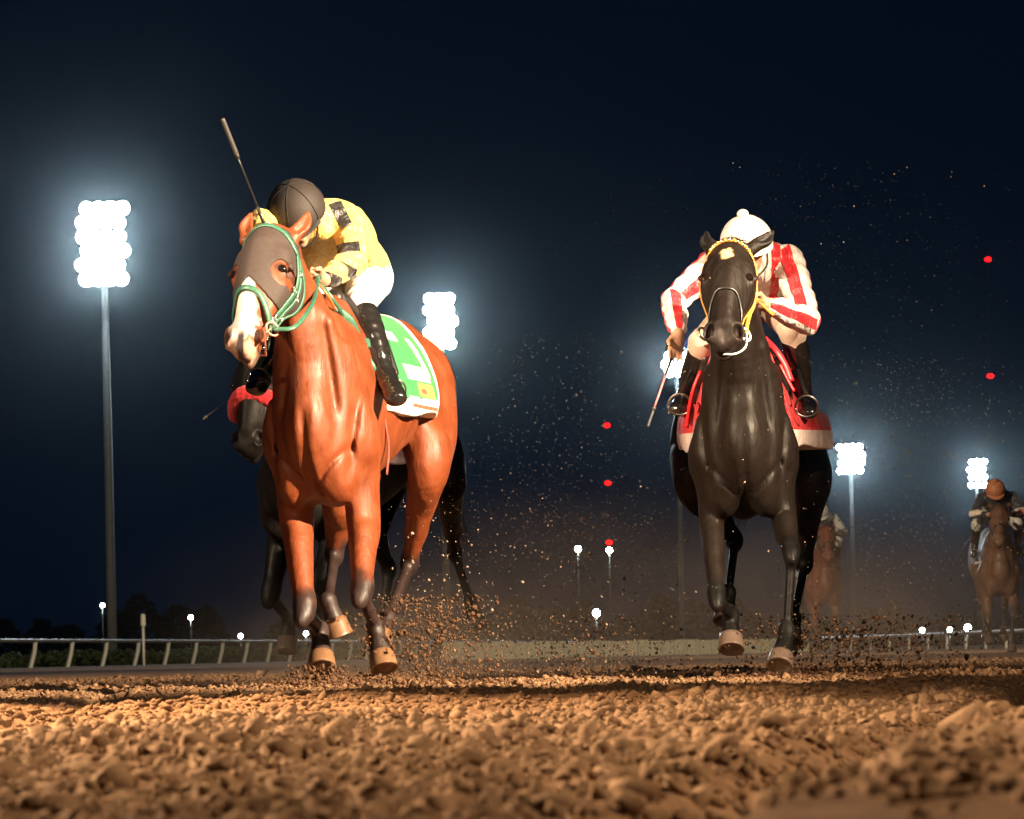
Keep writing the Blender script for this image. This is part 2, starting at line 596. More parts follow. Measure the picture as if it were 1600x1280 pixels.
class Horse:
    """local frame: x to the picture's right, y towards the tail, z up, origin on the ground under the withers"""
    def __init__(s, origin, yaw, lift=0.1, spread=1.0):
        s.o = V(origin); s.yaw = yaw; s.lift = lift; s.spread = spread

    def T(s, x, y, z):
        c, n = math.cos(s.yaw), math.sin(s.yaw)
        # tail direction leans to the picture's right for yaw > 0
        return s.o + V(x * c + y * n, -x * n + y * c, z + s.lift)

    def build_field(s, head, legs, neck_r=1.0, girth=0.19, hips=.27, mouth=0.0, ear_dir=None, ear_len=.17, neck=None, ear_off=((0, 0), (0, 0)), lg=1.0, cw=1.0, ear_face=None):
        s.lg = lg
        T = s.T
        f = Field()
        side = T(1, 0, 0) - T(0, 0, 0)
        # trunk
        f.add(loft([(T(0, -.42, 1.02), .14 * cw, .21), (T(0, -.30, 1.03), .19 * cw, .32), (T(0, -.05, 1.09), girth, .40),
                    (T(0, .25, 1.16), girth + .02, .37), (T(0, .55, 1.22), .25, .320), (T(0, .80, 1.28), .245, .275),
                    (T(0, 1.02, 1.31), hips - .02, .275), (T(0, 1.22, 1.30), hips - .035, .27), (T(0, 1.40, 1.24), .17, .22)], side, 5, .9), .05)
        f.add(Ell(T(0, .02, 1.47), (.075, .28, .15), (side, T(0, 1, 0) - T(0, 0, 0), (0, 0, 1))), .10)
        f.add(Cone(T(0, .45, 1.47), T(0, 1.15, 1.52), .09, .10), .10)
        # neck
        H = head
        nb = T(0, -.30, 1.27)
        pe = H.p(.02, 0, -.13)
        th = H.p(.22, 0, -.20)
        if neck is None:
            mid = (nb + pe) / 2 + V(0, 0, .02)
            neck = [(T(0, -.12, 1.22), .135 * cw, .27), (nb, .130 * cw, .25), (nb * .62 + pe * .38, .125 * neck_r, .20), (nb * .3 + pe * .7, .095 * neck_r, .155), (pe, .080, .125)]
        f.add(loft(neck, side, 5, .6), .07)
        f.add(Cone(H.p(.10, 0, -.16), nb * .45 + pe * .55, .075, .09), .06)
        # brisket, breast and shoulder muscles
        for sg in (-1, 1):
            f.add(Ell(T(sg * .110 * cw, -.40, .87), (.105 * cw, .12, .19), (side, (0, 1, .0), (0, 0, 1))), .045)
            f.add(Cone(T(sg * .075 * cw, -.02, 1.40), T(sg * .175 * cw, -.32, 1.00), (.060, .11), (.085 * cw, .12), side), .06)
            f.add(Cone(T(sg * .195 * cw, -.30, 1.00), T(sg * .18 * cw, -.12, .80), (.075 * cw, .12), (.07 * cw, .10), side), .06)
            f.add(Cone(T(sg * .075, -.50, 1.44), T(sg * .115, -.40, .98), .034, .055), .09)           # neck muscle running into the breast
            f.add(Cone(T(sg * .13, -.40, 1.34), T(sg * .17, -.32, .92), .035, .06), .09)
            f.sub(loft([(T(sg * .118, -.66, 1.46), .010, .010), (T(sg * .122, -.585, 1.30), .026, .026), (T(sg * .140, -.545, 1.12), .024, .024), (T(sg * .165, -.56, .96), .004, .004)], side, 5), .06)   # jugular groove
            f.sub(loft([(T(sg * .23, -.50, 1.34), .006, .006), (T(sg * .232, -.475, 1.15), .026, .026), (T(sg * .215, -.50, .98), .022, .022), (T(sg * .20, -.56, .84), .004, .004)], side, 5), .06)       # in front of the shoulder
            f.sub(loft([(T(sg * .262, -.24, 1.30), .004, .004), (T(sg * .262, -.20, 1.12), .022, .022), (T(sg * .27, -.12, .90), .004, .004)], side, 5), .06)
            f.sub(loft([(T(sg * .23, -.52, .86), .004, .004), (T(sg * .15, -.535, .78), .018, .018), (T(sg * .06, -.53, .72), .006, .006)], side, 5), .05)
        f.add(Cone(T(0, -.50, 1.45), T(0, -.42, 1.15), .035, .04), .08)                                   # windpipe
        s.trunk_f = f.copy()
        # front legs
        s.hooves = []
        for key, sg in (('fl', -1), ('fr', 1)):
            J = legs[key]
            el, kn, fe, ho = J['elbow'], J['knee'], J['fet'], J['hoof']
            f.add(loft([(T(sg * .18 * cw, -.26, .98), .09 * lg, .12), (V(el), .080 * lg, .105), (V(el) * .65 + V(kn) * .35, .068 * lg, .082), (V(el) * .3 + V(kn) * .7, .055 * lg, .058), (V(kn) + nrm(V(el) - V(kn)) * .05, .050 * lg, .048)], side, 7, .9), .05)
            f.add(Ell(V(kn) + nrm(V(el) - V(kn)) * .02, (.051 * lg, .046, .095), (side, np.cross(side, nrm(V(kn) - V(el))), nrm(V(kn) - V(el)))), .03)
            s._lower(f, kn, fe, ho, side)
        for key, sg in (('hl', -1), ('hr', 1)):
            J = legs[key]
            st, hk, fe, ho = V(J['stifle']), V(J['hock']), J['fet'], J['hoof']
            hip = T(sg * .15, 1.12, 1.32)
            f.add(loft([(hip, .15, .22), (hip * .5 + st * .5 + V(0, .07, 0), .14 * s.spread, .20), (st, .095, .135), (st * .65 + hk * .35, .072, .10), (st * .3 + hk * .7, .048, .066), (hk, .036, .046)], side, 9, .9), .06)
            f.add(Cone(T(sg * .13, 1.38, 1.22), st * .35 + hk * .65 + V(0, .05, 0), (.10, .10), (.03, .04), side), .07)
            f.add(Cone(T(sg * .20, .88, 1.30), st + V(0, -.03, .02), (.05, .10), (.06, .08), side), .07)      # flank fold
            f.add(Ell(hk, (.040, .055, .060)), .03)
            cap = hk + V(0, .055, .045)
            f.add(Cone(cap, hk + V(0, .03, -.02), .020, .025), .025)
            f.add(Cone(st * .4 + hk * .6 + V(0, .045, .0), cap, .020, .013), .02)                          # tendon
            s._lower(f, hk, fe, ho, side)
        head_field(f, H, mouth, ear_dir or ((-.30, -.1), (.30, -.1)), ear_len, True, ear_off, ear_face)
        s.f = f
        s.head = H
        s.legs = legs
        return f

    def _lower(s, f, kn, fe, ho, side):
        kn, fe, ho = V(kn), V(fe), V(ho)
        d = nrm(fe - kn)
        back = nrm(np.cross(d, side)) * .014
        if back[1] < 0: back = -back
        f.add(Cone(kn, fe, (.030 * s.lg, .029), (.025 * s.lg, .025), side), .03)
        f.add(Cone(kn + back * 1.6, fe + back * 1.6, (.018, .014), (.015, .014), side), .02)            # tendons
        f.add(Ell(fe, (.035, .037, .038), (side, back / .014, d)), .025)
        dn = nrm(ho - fe)
        co = ho - dn * .088
        f.add(Cone(fe, co, (.031, .031), (.046, .046), side), .025)
        s.hooves.append((co, ho, dn))


def hoof_mesh(co, tip, side, fwd, mat, parent, name='hoof'):
    """flared horn wall, slanted at the toe, with a flat sole and a shoe"""
    co, tip, side = V(co), V(tip), nrm(side)
    ax = nrm(tip - co)
    fwd = V(fwd); fwd = nrm(fwd - ax * float(fwd @ ax)); sd = nrm(np.cross(ax, fwd))
    vs, fs = [], []
    N = 28
    L = float(np.linalg.norm(tip - co))
    rows = [(-.008, .90), (0, 1.0), (.25, 1.05), (.55, 1.09), (.85, 1.15), (.97, 1.17), (1.0, 1.15)]
    for h, r in rows:
        c = co + ax * (L * max(h, -.1)) + fwd * (.018 * h)
        for k in range(N):
            a = 2 * math.pi * k / N
            rx = .052 * r; ry = .052 * r * (1 + .12 * h if math.cos(a) > 0 else .9)
            vs.append(c + sd * rx * math.sin(a) + fwd * ry * math.cos(a))
    n = len(rows)
    for i in range(n - 1):
        for k in range(N):
            k2 = (k + 1) % N
            fs.append((i * N + k, i * N + k2, (i + 1) * N + k2, (i + 1) * N + k))
    b = (n - 1) * N
    # shoe rim and recessed sole
    for rr, dz in ((.80, 0.0), (.76, -.010), (.35, -.006)):
        c = tip + fwd * .018 + ax * dz
        for k in range(N):
            a = 2 * math.pi * k / N
            vs.append(c + sd * .060 * rr * math.sin(a) + fwd * .062 * rr * math.cos(a))
        b2 = len(vs) - N
        for k in range(N):
            k2 = (k + 1) % N
            fs.append((b + k, b + k2, b2 + k2, b2 + k))
        b = b2
    fs.append(tuple(b + k for k in range(N)))
    return mesh_obj(name, vs, fs, mat, parent)


def eyes(H, root, mat_eye, mat_lid=None, r=.0245, dl=0.0, dn=0.0):
    for sg in (-1, 1):
        c = H.p(.335, sg * (.0915 + dl), -.011 + dn)
        bm_v, bm_f = sphere_vf(c, r, 20, 12)
        mesh_obj('eye', bm_v, bm_f, mat_eye, root)


def sphere_vf(c, r, seg=20, rings=12, sq=(1, 1, 1)):
    c = V(c); vs, fs = [c + V(0, 0, r * sq[2])], []
    for i in range(1, rings):
        th = math.pi * i / rings
        for k in range(seg):
            a = 2 * math.pi * k / seg
            vs.append(c + V(r * sq[0] * math.sin(th) * math.cos(a), r * sq[1] * math.sin(th) * math.sin(a), r * sq[2] * math.cos(th)))
    vs.append(c - V(0, 0, r * sq[2]))
    for k in range(seg):
        fs.append((0, 1 + k, 1 + (k + 1) % seg))
    for i in range(rings - 2):
        for k in range(seg):
            a = 1 + i * seg + k; b = 1 + i * seg + (k + 1) % seg
            fs.append((a, a + seg, b + seg, b))
    e = len(vs) - 1
    for k in range(seg):
        fs.append((e, e - seg + (k + 1) % seg, e - seg + k))
    return vs, fs


def strands(name, roots, dirs, length, width, mat, parent, droop=0.5, seg=5, spread=.25, seed=1):
    """hair locks: tapered triangular strips, all real geometry in one part"""
    r = np.random.default_rng(seed)
    vs, fs = [], []
    for p, d in zip(roots, dirs):
        p = V(p); d = nrm(V(d) + r.normal(0, spread, 3)); L = length * r.uniform(.6, 1.15)
        s = nrm(np.cross(d, r.normal(0, 1, 3)))
        b = len(vs)
        for i in range(seg + 1):
            t = i / seg
            c = p + d * L * t + V(0, 0, -1) * droop * L * t * t
            w = width * (1 - t * .9)
            vs += [c - s * w, c + s * w]
        for i in range(seg):
            fs.append((b + 2 * i, b + 2 * i + 1, b + 2 * i + 3, b + 2 * i + 2))
    return mesh_obj(name, vs, fs, mat, parent)


def generic_legs(T, far=False):
    return dict(
        fl=dict(elbow=T(-.17, -.22, .80), knee=T(-.16, -.46, .38), fet=T(-.15, -.24, .26), hoof=T(-.14, -.30, .08)),
        fr=dict(elbow=T(.17, -.22, .80), knee=T(.15, -.52, .46), fet=T(.12, -.46, .16), hoof=T(.12, -.50, -.02)),
        hl=dict(stifle=T(-.19, .82, 1.0), hock=T(-.14, 1.18, .56), fet=T(-.12, 1.02, .26), hoof=T(-.12, .90, .14)),
        hr=dict(stifle=T(.19, .86, 1.0), hock=T(.16, 1.34, .58), fet=T(.15, 1.46, .30), hoof=T(.15, 1.56, .16)))


def hcoord(H, Q):
    q = Q - H.o
    return (q @ H.a) / H.L, (q @ H.l) / H.w, q @ H.n


def coat_colors(h, Q, base, points, belly=1.0):
    """coat colour with dark points (lower legs, knees and hocks), dark muzzle skin inside the nostrils"""
    c = np.tile(V(base), (len(Q), 1))
    dark = V(points)
    m = np.zeros(len(Q), dtype=F32)
    for k, J in h.legs.items():
        up = V(J['knee'] if 'knee' in J else J['hock']); fe = V(J['fet']); ho = V(J['hoof'])
        top = V(J['elbow'] if 'elbow' in J else J['stifle'])
        ab = fe - up; t = np.clip(((Q - up) @ ab) / float(ab @ ab), 0, 1)
        d = np.linalg.norm(Q - up - t[:, None] * ab, axis=1)
        m = np.maximum(m, 1 - smoothstep(.045, .085, d + .012 * vnoise(Q, 30)))
        d = np.linalg.norm(Q - up, axis=1)
        m = np.maximum(m, 1 - smoothstep(.06, .15, d + .03 * vnoise(Q, 22)))
        ab = ho - fe; t = np.clip(((Q - fe) @ ab) / float(ab @ ab), 0, 1)
        d = np.linalg.norm(Q - fe - t[:, None] * ab, axis=1)
        m = np.maximum(m, 1 - smoothstep(.08, .10, d))
    c = c * (1 - m[:, None]) + dark * m[:, None]
    return c


def head_marks(h, Q, c, blaze=None, star=None, lip=None, inner=(.012, .004, .004), ears=None):
    H = h.head
    t, l, n = hcoord(H, Q)
    if ears is not None:
        m = ((t < -.06) & (t > -.5) & (np.abs(l) < .25) & (n > -.16)).astype(F32)[:, None]
        c = c * (1 - m) + V(ears) * m
    near = (t > -.4) & (t < 1.15) & (np.abs(l) < .2) & (n > -.3) & (n < .12)
    nz = .006 * vnoise(Q, 60)
    if blaze is not None:
        m = np.zeros(len(Q), dtype=F32)
        ll = l - blaze.get('off', 0) * t
        w = np.interp(t, blaze['t'], blaze['w'])
        m = (1 - smoothstep(0, .008, np.abs(ll) - w + nz)) * smoothstep(-.06, -.03, n)
        m = m * near
        c = c * (1 - m[:, None]) + V(blaze['c']) * m[:, None]
    if lip is not None:
        m = smoothstep(lip[0] - .03, lip[0] + .03, t + nz * 3) * near
        c = c * (1 - m[:, None]) + V(lip[1]) * m[:, None]
    if star is not None:
        d = np.sqrt((l - star[1]) ** 2 + ((t - star[0]) * H.L * .8) ** 2) + nz * 1.5
        m = (1 - smoothstep(star[2] * .7, star[2], d)) * near * (n > -.05)
        c = c * (1 - m[:, None]) + V(star[3]) * m[:, None]
    for sg in (-1, 1):
        d = np.sqrt(((l - sg * .060) * H.w / .023) ** 2 + (((t - .895) * H.L) / .032) ** 2 + ((n - .008) / .045) ** 2)
        m = (1 - smoothstep(.80, 1.0, d)) * near * (n < .030)
        c = c * (1 - m[:, None]) + V(inner) * m[:, None]
        d = np.sqrt((l - sg * .092) ** 2 + ((t - .335) * H.L) ** 2)
        m = (1 - smoothstep(.018, .024, d)) * near * (n > -.09) * .8
        c = c * (1 - m[:, None]) + V(inner) * m[:, None]
    return c


def saddle_cloth(h, name, mat, mask, y0, y1, zb, flare=.05, vox=.008, rflare=1.0):
    """numbered cloth lying over the back and hanging down the flanks"""
    c, n = math.cos(h.yaw), math.sin(h.yaw)
    o = h.o
    def loc(X, Y, Z):
        dx, dy = X - o[0], Y - o[1]
        return dx * c - dy * n, dx * n + dy * c, Z - o[2] - h.lift

    def fn(A, X, Y, Z):
        x, y, z = loc(X, Y, Z)
        off = .014 + np.where(x > 0, flare * rflare, flare) * smoothstep(1.42, zb + .02, z) * np.clip((y - y0) / (y1 - y0) * 1.3 + .1, 0, 1) + .006 * np.sin(y * 19 + 1.5) * smoothstep(1.45, zb, z)
        e = np.maximum(A - off, np.maximum(np.maximum(y0 - y, y - y1 - .04 * (z - 1.3)), zb + .05 * (y - y0) + .01 * np.sin(y * 13) - z))
        return np.maximum(e, -(A + .03))
    lo = np.minimum(h.T(-.5, y0 - .1, zb - .05), h.T(.5, y1 + .1, 1.75)); hi = np.maximum(h.T(-.5, y0 - .1, zb - .05), h.T(.5, y1 + .1, 1.75))
    lo = np.minimum(lo, np.minimum(h.T(.5, y0 - .1, zb - .05), h.T(-.5, y1 + .1, 1.75))); hi = np.maximum(hi, np.maximum(h.T(.5, y0 - .1, zb - .05), h.T(-.5, y1 + .1, 1.75)))
    pts, q = h.trunk_f.mesh(vox, fn, lo, hi, pad=.03)
    x, y, z = loc(pts[:, 0], pts[:, 1], pts[:, 2])
    ob = np_mesh(name, pts, q, mat, None, mask(x, y, z))
    return ob, fn


def nose_marks(h, Q, c, dark, chin):
    t, l, n = hcoord(h.head, Q)
    nz = .004 * vnoise(Q, 70)
    m = (1 - smoothstep(.010, .018, np.abs(l) + nz)) * smoothstep(.86, .90, t) * (n > -.09) * (t < 1.2)
    c = c * (1 - m[:, None]) + V(dark) * m[:, None]
    m = smoothstep(.86, .93, t) * (1 - smoothstep(-.105, -.085, n + nz)) * (t < 1.2) * (n > -.25) * (np.abs(l) < .07)
    return c * (1 - m[:, None]) + V(chin) * m[:, None]
# ------------------------------------------------------------------ riders
def lerp(a, b, t):
    return V(a) * (1 - t) + V(b) * t


def hand_prims(f, wrist, d, normal, thumb_side, curl, k=.006, scale=1.0):
    """palm, four fingers of unequal length bent at the knuckles, thumb leaving the side of the palm"""
    w = V(wrist); d = nrm(d); n = V(normal); n = nrm(n - d * float(n @ d)); s = nrm(np.cross(d, n)) * thumb_side
    S = scale
    f.add(Cone(w, w + d * .03 * S, (.026 * S, .019 * S), (.032 * S, .017 * S), s), .02)
    f.add(Cone(w + d * .02 * S, w + d * .085 * S, (.033 * S, .016 * S), (.040 * S, .014 * S), s), .015)
    for i, (off, ln, c0) in enumerate(((.030, .074, 0), (.010, .083, .0), (-.011, .077, .05), (-.030, .060, .1))):
        p = w + d * (.086 - abs(off) * .25) * S + s * off * S
        ang = 0.0
        r = .0098 * S
        for j, fr in enumerate((.45, .32, .23)):
            ang += curl[min(j, len(curl) - 1)] + c0 * .5
            dd = nrm(d * math.cos(ang) + n * math.sin(ang) + s * off * 1.8 * (1 - j * .3))
            q = p + dd * ln * fr * S
            f.add(Cone(p, q, r, r * .9), .004 if j else .008)
            p, r = q, r * .9
    p = w + d * .030 * S + s * .030 * S
    q = p + nrm(d * .75 + s * .6 + n * .35) * .036 * S
    e = q + nrm(d * .85 + s * .05 + n * .7) * .030 * S
    f.add(Cone(p, q, .0135 * S, .0115 * S), .012)
    f.add(Cone(q, e, .0115 * S, .009 * S), .004)


M_strapdark = plain('chin_strap', (.02, .018, .016), .6)


class Rider:
    def __init__(s, J):
        s.J = {k: V(v) for k, v in J.items()}

    def body(s):
        J = s.J
        f = Field()
        up = nrm(J['neck'] - J['pelvis'])
        lat = nrm(J['shr'] - J['shl'])
        f.add(loft([(J['pelvis'], .150, .115), (lerp(J['pelvis'], J['neck'], .35), .125, .10), (lerp(J['pelvis'], J['neck'], .75), .155, .11), (lerp(J['pelvis'], J['neck'], .95), .13, .08)], lat, 4, .9), .03)
        f.add(Cone(J['shl'], J['shr'], .062, .062), .05)
        f.add(Cone(J['neck'], J['head'], .058, .052), .04)
        for a in ('l', 'r'):
            f.add(loft([(J['sh' + a], .054, .054), (lerp(J['sh' + a], J['el' + a], .5), .046, .050), (J['el' + a], .036, .038)], None, 4, .9), .02)
            f.add(loft([(J['el' + a], .038, .040), (lerp(J['el' + a], J['wr' + a], .3), .038, .038), (J['wr' + a], .024, .028)], None, 4, .9), .015)
            f.add(loft([(J['hp' + a], .095, .095), (lerp(J['hp' + a], J['kn' + a], .5), .075, .080), (J['kn' + a], .055, .058)], None, 4, .9), .04)
            f.add(loft([(J['kn' + a], .054, .056), (lerp(J['kn' + a], J['an' + a], .35), .052, .058), (J['an' + a], .034, .038)], None, 4, .9), .02)
            f.add(Cone(J['an' + a], J['to' + a], (.036, .040), (.038, .026)), .02)
            if 'hd' + a in J:
                hand_prims(f, J['wr' + a], J['hd' + a], J['hn' + a], s.thumb.get(a, 1), s.curl.get(a, (1.0, 1.2, .8)))
        s.face(f)
        return f

    thumb = {}
    curl = {}

    def face(s, f):
        J = s.J
        c = J['head']; u = nrm(J['crown'] - J['head']); fw = nrm(J['look']); fw = nrm(fw - u * float(fw @ u)); l = nrm(np.cross(u, fw))
        s.hf = (c, u, fw, l)
        q = lambda a, b, d: c + l * a + fw * b + u * d
        f.add(Ell(q(0, -.005, .045), (.075, .095, .095), (l, fw, u)), .03)
        f.add(Ell(q(0, .030, -.035), (.058, .060, .075), (l, fw, u)), .03)
        f.add(Ell(q(0, .075, -.092), (.024, .020, .020), (l, fw, u)), .02)                       # chin
        f.add(Cone(q(0, .092, .020), q(0, .112, -.022), .010, .014), .014)                       # nose
        for sg in (-1, 1):
            f.add(Ell(q(sg * .013, .102, -.026), (.009, .010, .009), (l, fw, u)), .008)
            f.sub(Ell(q(sg * .030, .098, .012), (.019, .014, .012), (l, fw, u)), .012)
            f.add(Ell(q(sg * .034, .072, -.022), (.022, .020, .018), (l, fw, u)), .02)
            f.add(Ell(q(sg * .078, -.002, -.005), (.010, .020, .032), (l, fw, u)), .01)           # ear
            f.add(Cone(q(sg * .012, .088, .030), q(sg * .044, .080, .030), .008, .007), .012)
        f.add(Cone(q(-.022, .088, -.056), q(.022, .088, -.056), .008, .008), .010)
        f.add(Cone(q(-.020, .086, -.066), q(.020, .086, -.066), .009, .009), .008)
        f.sub(Cone(q(-.024, .100, -.061), q(.024, .100, -.061), .003, .003), .005)

    def limb_param(s, Q, a, b):
        a, b = V(a), V(b)
        ab = b - a
        t = np.clip(((Q - a) @ ab) / float(ab @ ab), 0, 1)
        return t, np.linalg.norm(Q - a - t[:, None] * ab, axis=1)


def wrinkle_extra(amp, sc, seed=0, dirs=None):
    """folds in cloth as real relief"""
    def fn(A, X, Y, Z):
        w = (np.sin((X * 1.0 + Z * .7 + np.sin(Y * 9 + seed) * .05) * sc + seed) * np.sin((Z * 1.1 - X * .5 + Y * .8) * sc * .63 + 1.3 * seed) +
             .6 * np.sin((Y * 1.2 + Z * .9 - X * .6 + np.sin(X * 14) * .03) * sc * 1.45 + 2.1 * seed))
        band = np.abs(A) < .05
        return np.where(band, A + amp * w, A)
    return fn


def helmet(J, hf, name, mat, root, r=(.112, .128, .112), peak=True, cover=None, button=False, tilt=0.0, seams=True):
    """skull cap in its silk cover: ribbed dome, rim band, peak, button"""
    c, u, fw, l = hf
    if tilt:
        u2 = nrm(u * math.cos(tilt) + fw * math.sin(tilt)); fw2 = nrm(fw * math.cos(tilt) - u * math.sin(tilt)); u, fw = u2, fw2
    base = c + u * .035
    vs, fs, cols = [], [], []
    N, M = 48, 16
    for i in range(M + 1):
        th = math.pi * .56 * i / M
        for k in range(N):
            a = 2 * math.pi * k / N
            rib = 1 + (.022 * abs(math.cos(3 * a)) ** .3 - .022) * (1 if seams else 0) * min(1, th * 2)
            rr = math.sin(th) * rib
            p = base + l * r[0] * rr * math.cos(a) + fw * r[1] * rr * math.sin(a) + u * r[2] * math.cos(th)
            vs.append(p)
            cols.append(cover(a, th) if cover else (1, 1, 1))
    for i in range(M):
        for k in range(N):
            k2 = (k + 1) % N
            fs.append((i * N + k, (i + 1) * N + k, (i + 1) * N + k2, i * N + k2))
    # inside lip
    b = M * N
    for k in range(N):
        a = 2 * math.pi * k / N
        vs.append(base + l * r[0] * .88 * math.cos(a) + fw * r[1] * .88 * math.sin(a) - u * .015); cols.append(cols[b + k])
    b2 = len(vs) - N
    for k in range(N):
        fs.append((b + k, b2 + k, b2 + (k + 1) % N, b + (k + 1) % N))
    me = mesh_obj(name, vs, fs, mat, root)
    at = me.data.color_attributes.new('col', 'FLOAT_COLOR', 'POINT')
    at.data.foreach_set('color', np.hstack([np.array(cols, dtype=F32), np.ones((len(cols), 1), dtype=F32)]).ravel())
    for a0 in (math.pi / 6, math.pi / 2, math.pi * 5 / 6):
        arc = []
        for i in range(-14, 15):
            th = math.pi * .54 * i / 14; a = a0 if th >= 0 else a0 + math.pi; rr = math.sin(abs(th)) * (1.004 - .012 * seams)
            arc.append(base + l * r[0] * rr * math.cos(a) + fw * r[1] * rr * math.sin(a) + u * r[2] * 1.004 * math.cos(th))
        tv, tf = tube(arc, .0022, 5)
        mesh_obj('seam', tv, tf, mat, me)
    st = [c + l * (sg * .085) * min(1, 1.0) + u * z_ + fw * y_ for sg, z_, y_ in ((-1, .03, .01), (-1, -.03, .03), (-.8, -.085, .055), (0, -.120, .075), (.8, -.085, .055), (1, -.03, .03), (1, .03, .01))]
    tv, tf = tube(resample(st, 20), .005, 6)
    mesh_obj('chin_strap', tv, tf, M_strapdark, me)
    if peak:
        pv, pf = [], []
        K = 20
        for j in range(4):
            for k in range(K + 1):
                a = math.pi * (.14 + .72 * k / K)
                ext = .0 + .052 * j / 3 * math.sin((a - math.pi * .1) / .8) ** .7
                pv.append(base + l * (r[0] * 1.0) * math.cos(a) + fw * ((r[1] * 1.0) * math.sin(a) + ext) - u * (.018 + .010 * j / 3))
        n0 = len(pv)
        pv += [p + u * .005 for p in pv]
        for j in range(3):
            for k in range(K):
                q = j * (K + 1) + k
                pf.append((q, q + 1, q + K + 2, q + K + 1))
                pf.append((n0 + q, n0 + q + K + 1, n0 + q + K + 2, n0 + q + 1))
        for k in range(K):
            q = 3 * (K + 1) + k
            pf.append((q, q + 1, n0 + q + 1, n0 + q))
        mesh_obj('helmet_peak', pv, pf, mat, me)
    if button:
        sv, sf = sphere_vf(base + u * (r[2] + .010), .028, 16, 10, (1, 1, .8))
        mesh_obj('button', sv, sf, button, me)
    return me


def boot_field(J, a, r=1.0):
    f = Field()
    kn, an, to = J['kn' + a], J['an' + a], J['to' + a]
    f.add(loft([(lerp(kn, an, .16), .064 * r, .066 * r), (lerp(kn, an, .45), .060 * r, .066 * r), (lerp(kn, an, .82), .044 * r, .048 * r), (an, .043 * r, .049 * r)], None, 4, .9), .02)
    d = nrm(to - an)
    f.add(loft([(an - d * .03, .041 * r, .045 * r), (lerp(an, to, .5), .044 * r, .042 * r), (to, .045 * r, .033 * r)], V(1, 0, 0), 4, .95), .02)
    f.add(Ell(an - d * .04 + V(0, 0, -.035), (.036 * r, .036 * r, .03)), .02)
    return f
# ================================================================== setting: track, far ground, treeline, air
def fbm2(x, y, s, oct=4, seed=0):
    r = 0; a = 1.0
    for o in range(oct):
        q = np.stack([x * s + 17.3 * o + seed, y * s + 5.1 * o, np.full_like(x, 3.7 * o + seed)], 1)
        r = r + a * vnoise(q, 1.0); s *= 2.03; a *= .52
    return r


def track_height(x, y):
    """harrowed dirt: clods, hollows, the wheel-like furrow and its smooth shoulder"""
    amp = np.interp(y, [1, 3, 8, 14, 30, 60], [.85, 1.0, 1.15, 1.0, .55, .2])
    h = .007 * fbm2(x, y, 13.0, 3, 1) + .008 * np.abs(fbm2(x, y, 4.2, 2, 9)) - .006
    h += .0060 * fbm2(x, y, 42.0, 3, 4)
    h += .016 * fbm2(x * 1.0, y * .30, 2.2, 2, 30)
    e = (x - .10) - (y - 2.37) * .215 + .012 * fbm2(x, y, 3.0, 2, 77)           # across the furrow
    fur = np.exp(-(e / .075) ** 2)
    right = smoothstep(.04, .13, e) * (y < 14)
    h = h * (1 - .85 * right) - .085 * fur + .030 * right
    e2 = (x + .62) + (y - 2.6) * .10 + .03 * fbm2(x, y, 2.0, 2, 55)
    h -= .020 * np.exp(-(e2 / .06) ** 2)
    e3 = (x - .05) - (y - 3.4) * .06 + .05 * fbm2(x, y, 1.5, 2, 5)
    h -= .012 * np.exp(-(e3 / .05) ** 2)
    for cx, cy, rr in ((-.75, 13.2, .22), (-.62, 13.6, .25), (1.2, 14.2, .22), (-.9, 12.9, .15)):   # torn ground under the hooves
        d2 = ((x - cx) ** 2 + ((y - cy) * .6) ** 2) / rr ** 2
        h += .012 * np.exp(-d2) * (1 + fbm2(x, y, 16, 2, 8)) 
    return h * amp


def dirt_mat(name, lo, hi, rough=.95):
    m, nt, b = new_mat(name)
    n = noise(nt, 22, 6, .7)
    n2 = noise(nt, 3, 3, .6)
    c = ramp(nt, n.outputs['Fac'], [(.25, lo), (.55, tuple((a + b_) / 2 for a, b_ in zip(lo, hi))), (.8, hi)])
    c = mixc(nt, 1.0, c, ramp(nt, n2.outputs['Fac'], [(.3, (.8, .78, .76)), (.7, (1.15, 1.12, 1.1))]), 'MULTIPLY')
    nt.links.new(c, b.inputs['Base Color'])
    b.inputs['Roughness'].default_value = rough
    b.inputs['Specular IOR Level'].default_value = .03
    n3 = noise(nt, 160, 5, .75)
    p = bump(nt, b, n.outputs['Fac'], .6, .012)
    bump(nt, b, n3.outputs['Fac'], .6, .003, p)
    return m


M_dirt = dirt_mat('harrowed_dirt', (.095, .052, .030), (.32, .190, .108))
M_clod = dirt_mat('dirt_clod', (.11, .064, .037), (.31, .19, .108))
M_torn = dirt_mat('torn_dirt', (.050, .028, .017), (.15, .085, .05))
M_infield = dirt_mat('infield_turf', (.030, .045, .012), (.075, .085, .025))

rows = [1.3]
while rows[-1] < 45: rows.append(rows[-1] * 1.0047)
while rows[-1] < 900: rows.append(rows[-1] * 1.06)
rows = np.array(rows)
NC = 440
uu = np.linspace(-1, 1, NC - 24)
ext_ = 1 + np.cumsum(.012 * 1.52 ** np.arange(12))
uu = np.concatenate([-ext_[::-1], uu, ext_])
half = rows * .195 + .32 + np.maximum(rows - 45, 0) * .45
GX = (uu[None, :] * half[:, None]).ravel(); GY = np.repeat(rows, NC)
GZ = track_height(GX, GY)
GZ = GZ * np.repeat(1 - smoothstep(20, 60, rows), NC)
idx = np.arange(len(rows) * NC).reshape(len(rows), NC)
quads = np.stack([idx[:-1, :-1], idx[:-1, 1:], idx[1:, 1:], idx[1:, :-1]], -1).reshape(-1, 4)
track = np_mesh('track', np.stack([GX, GY, GZ], 1), quads, M_dirt)
tag(track, 'brown harrowed dirt track with loose clods and a dark furrow', kind='structure')
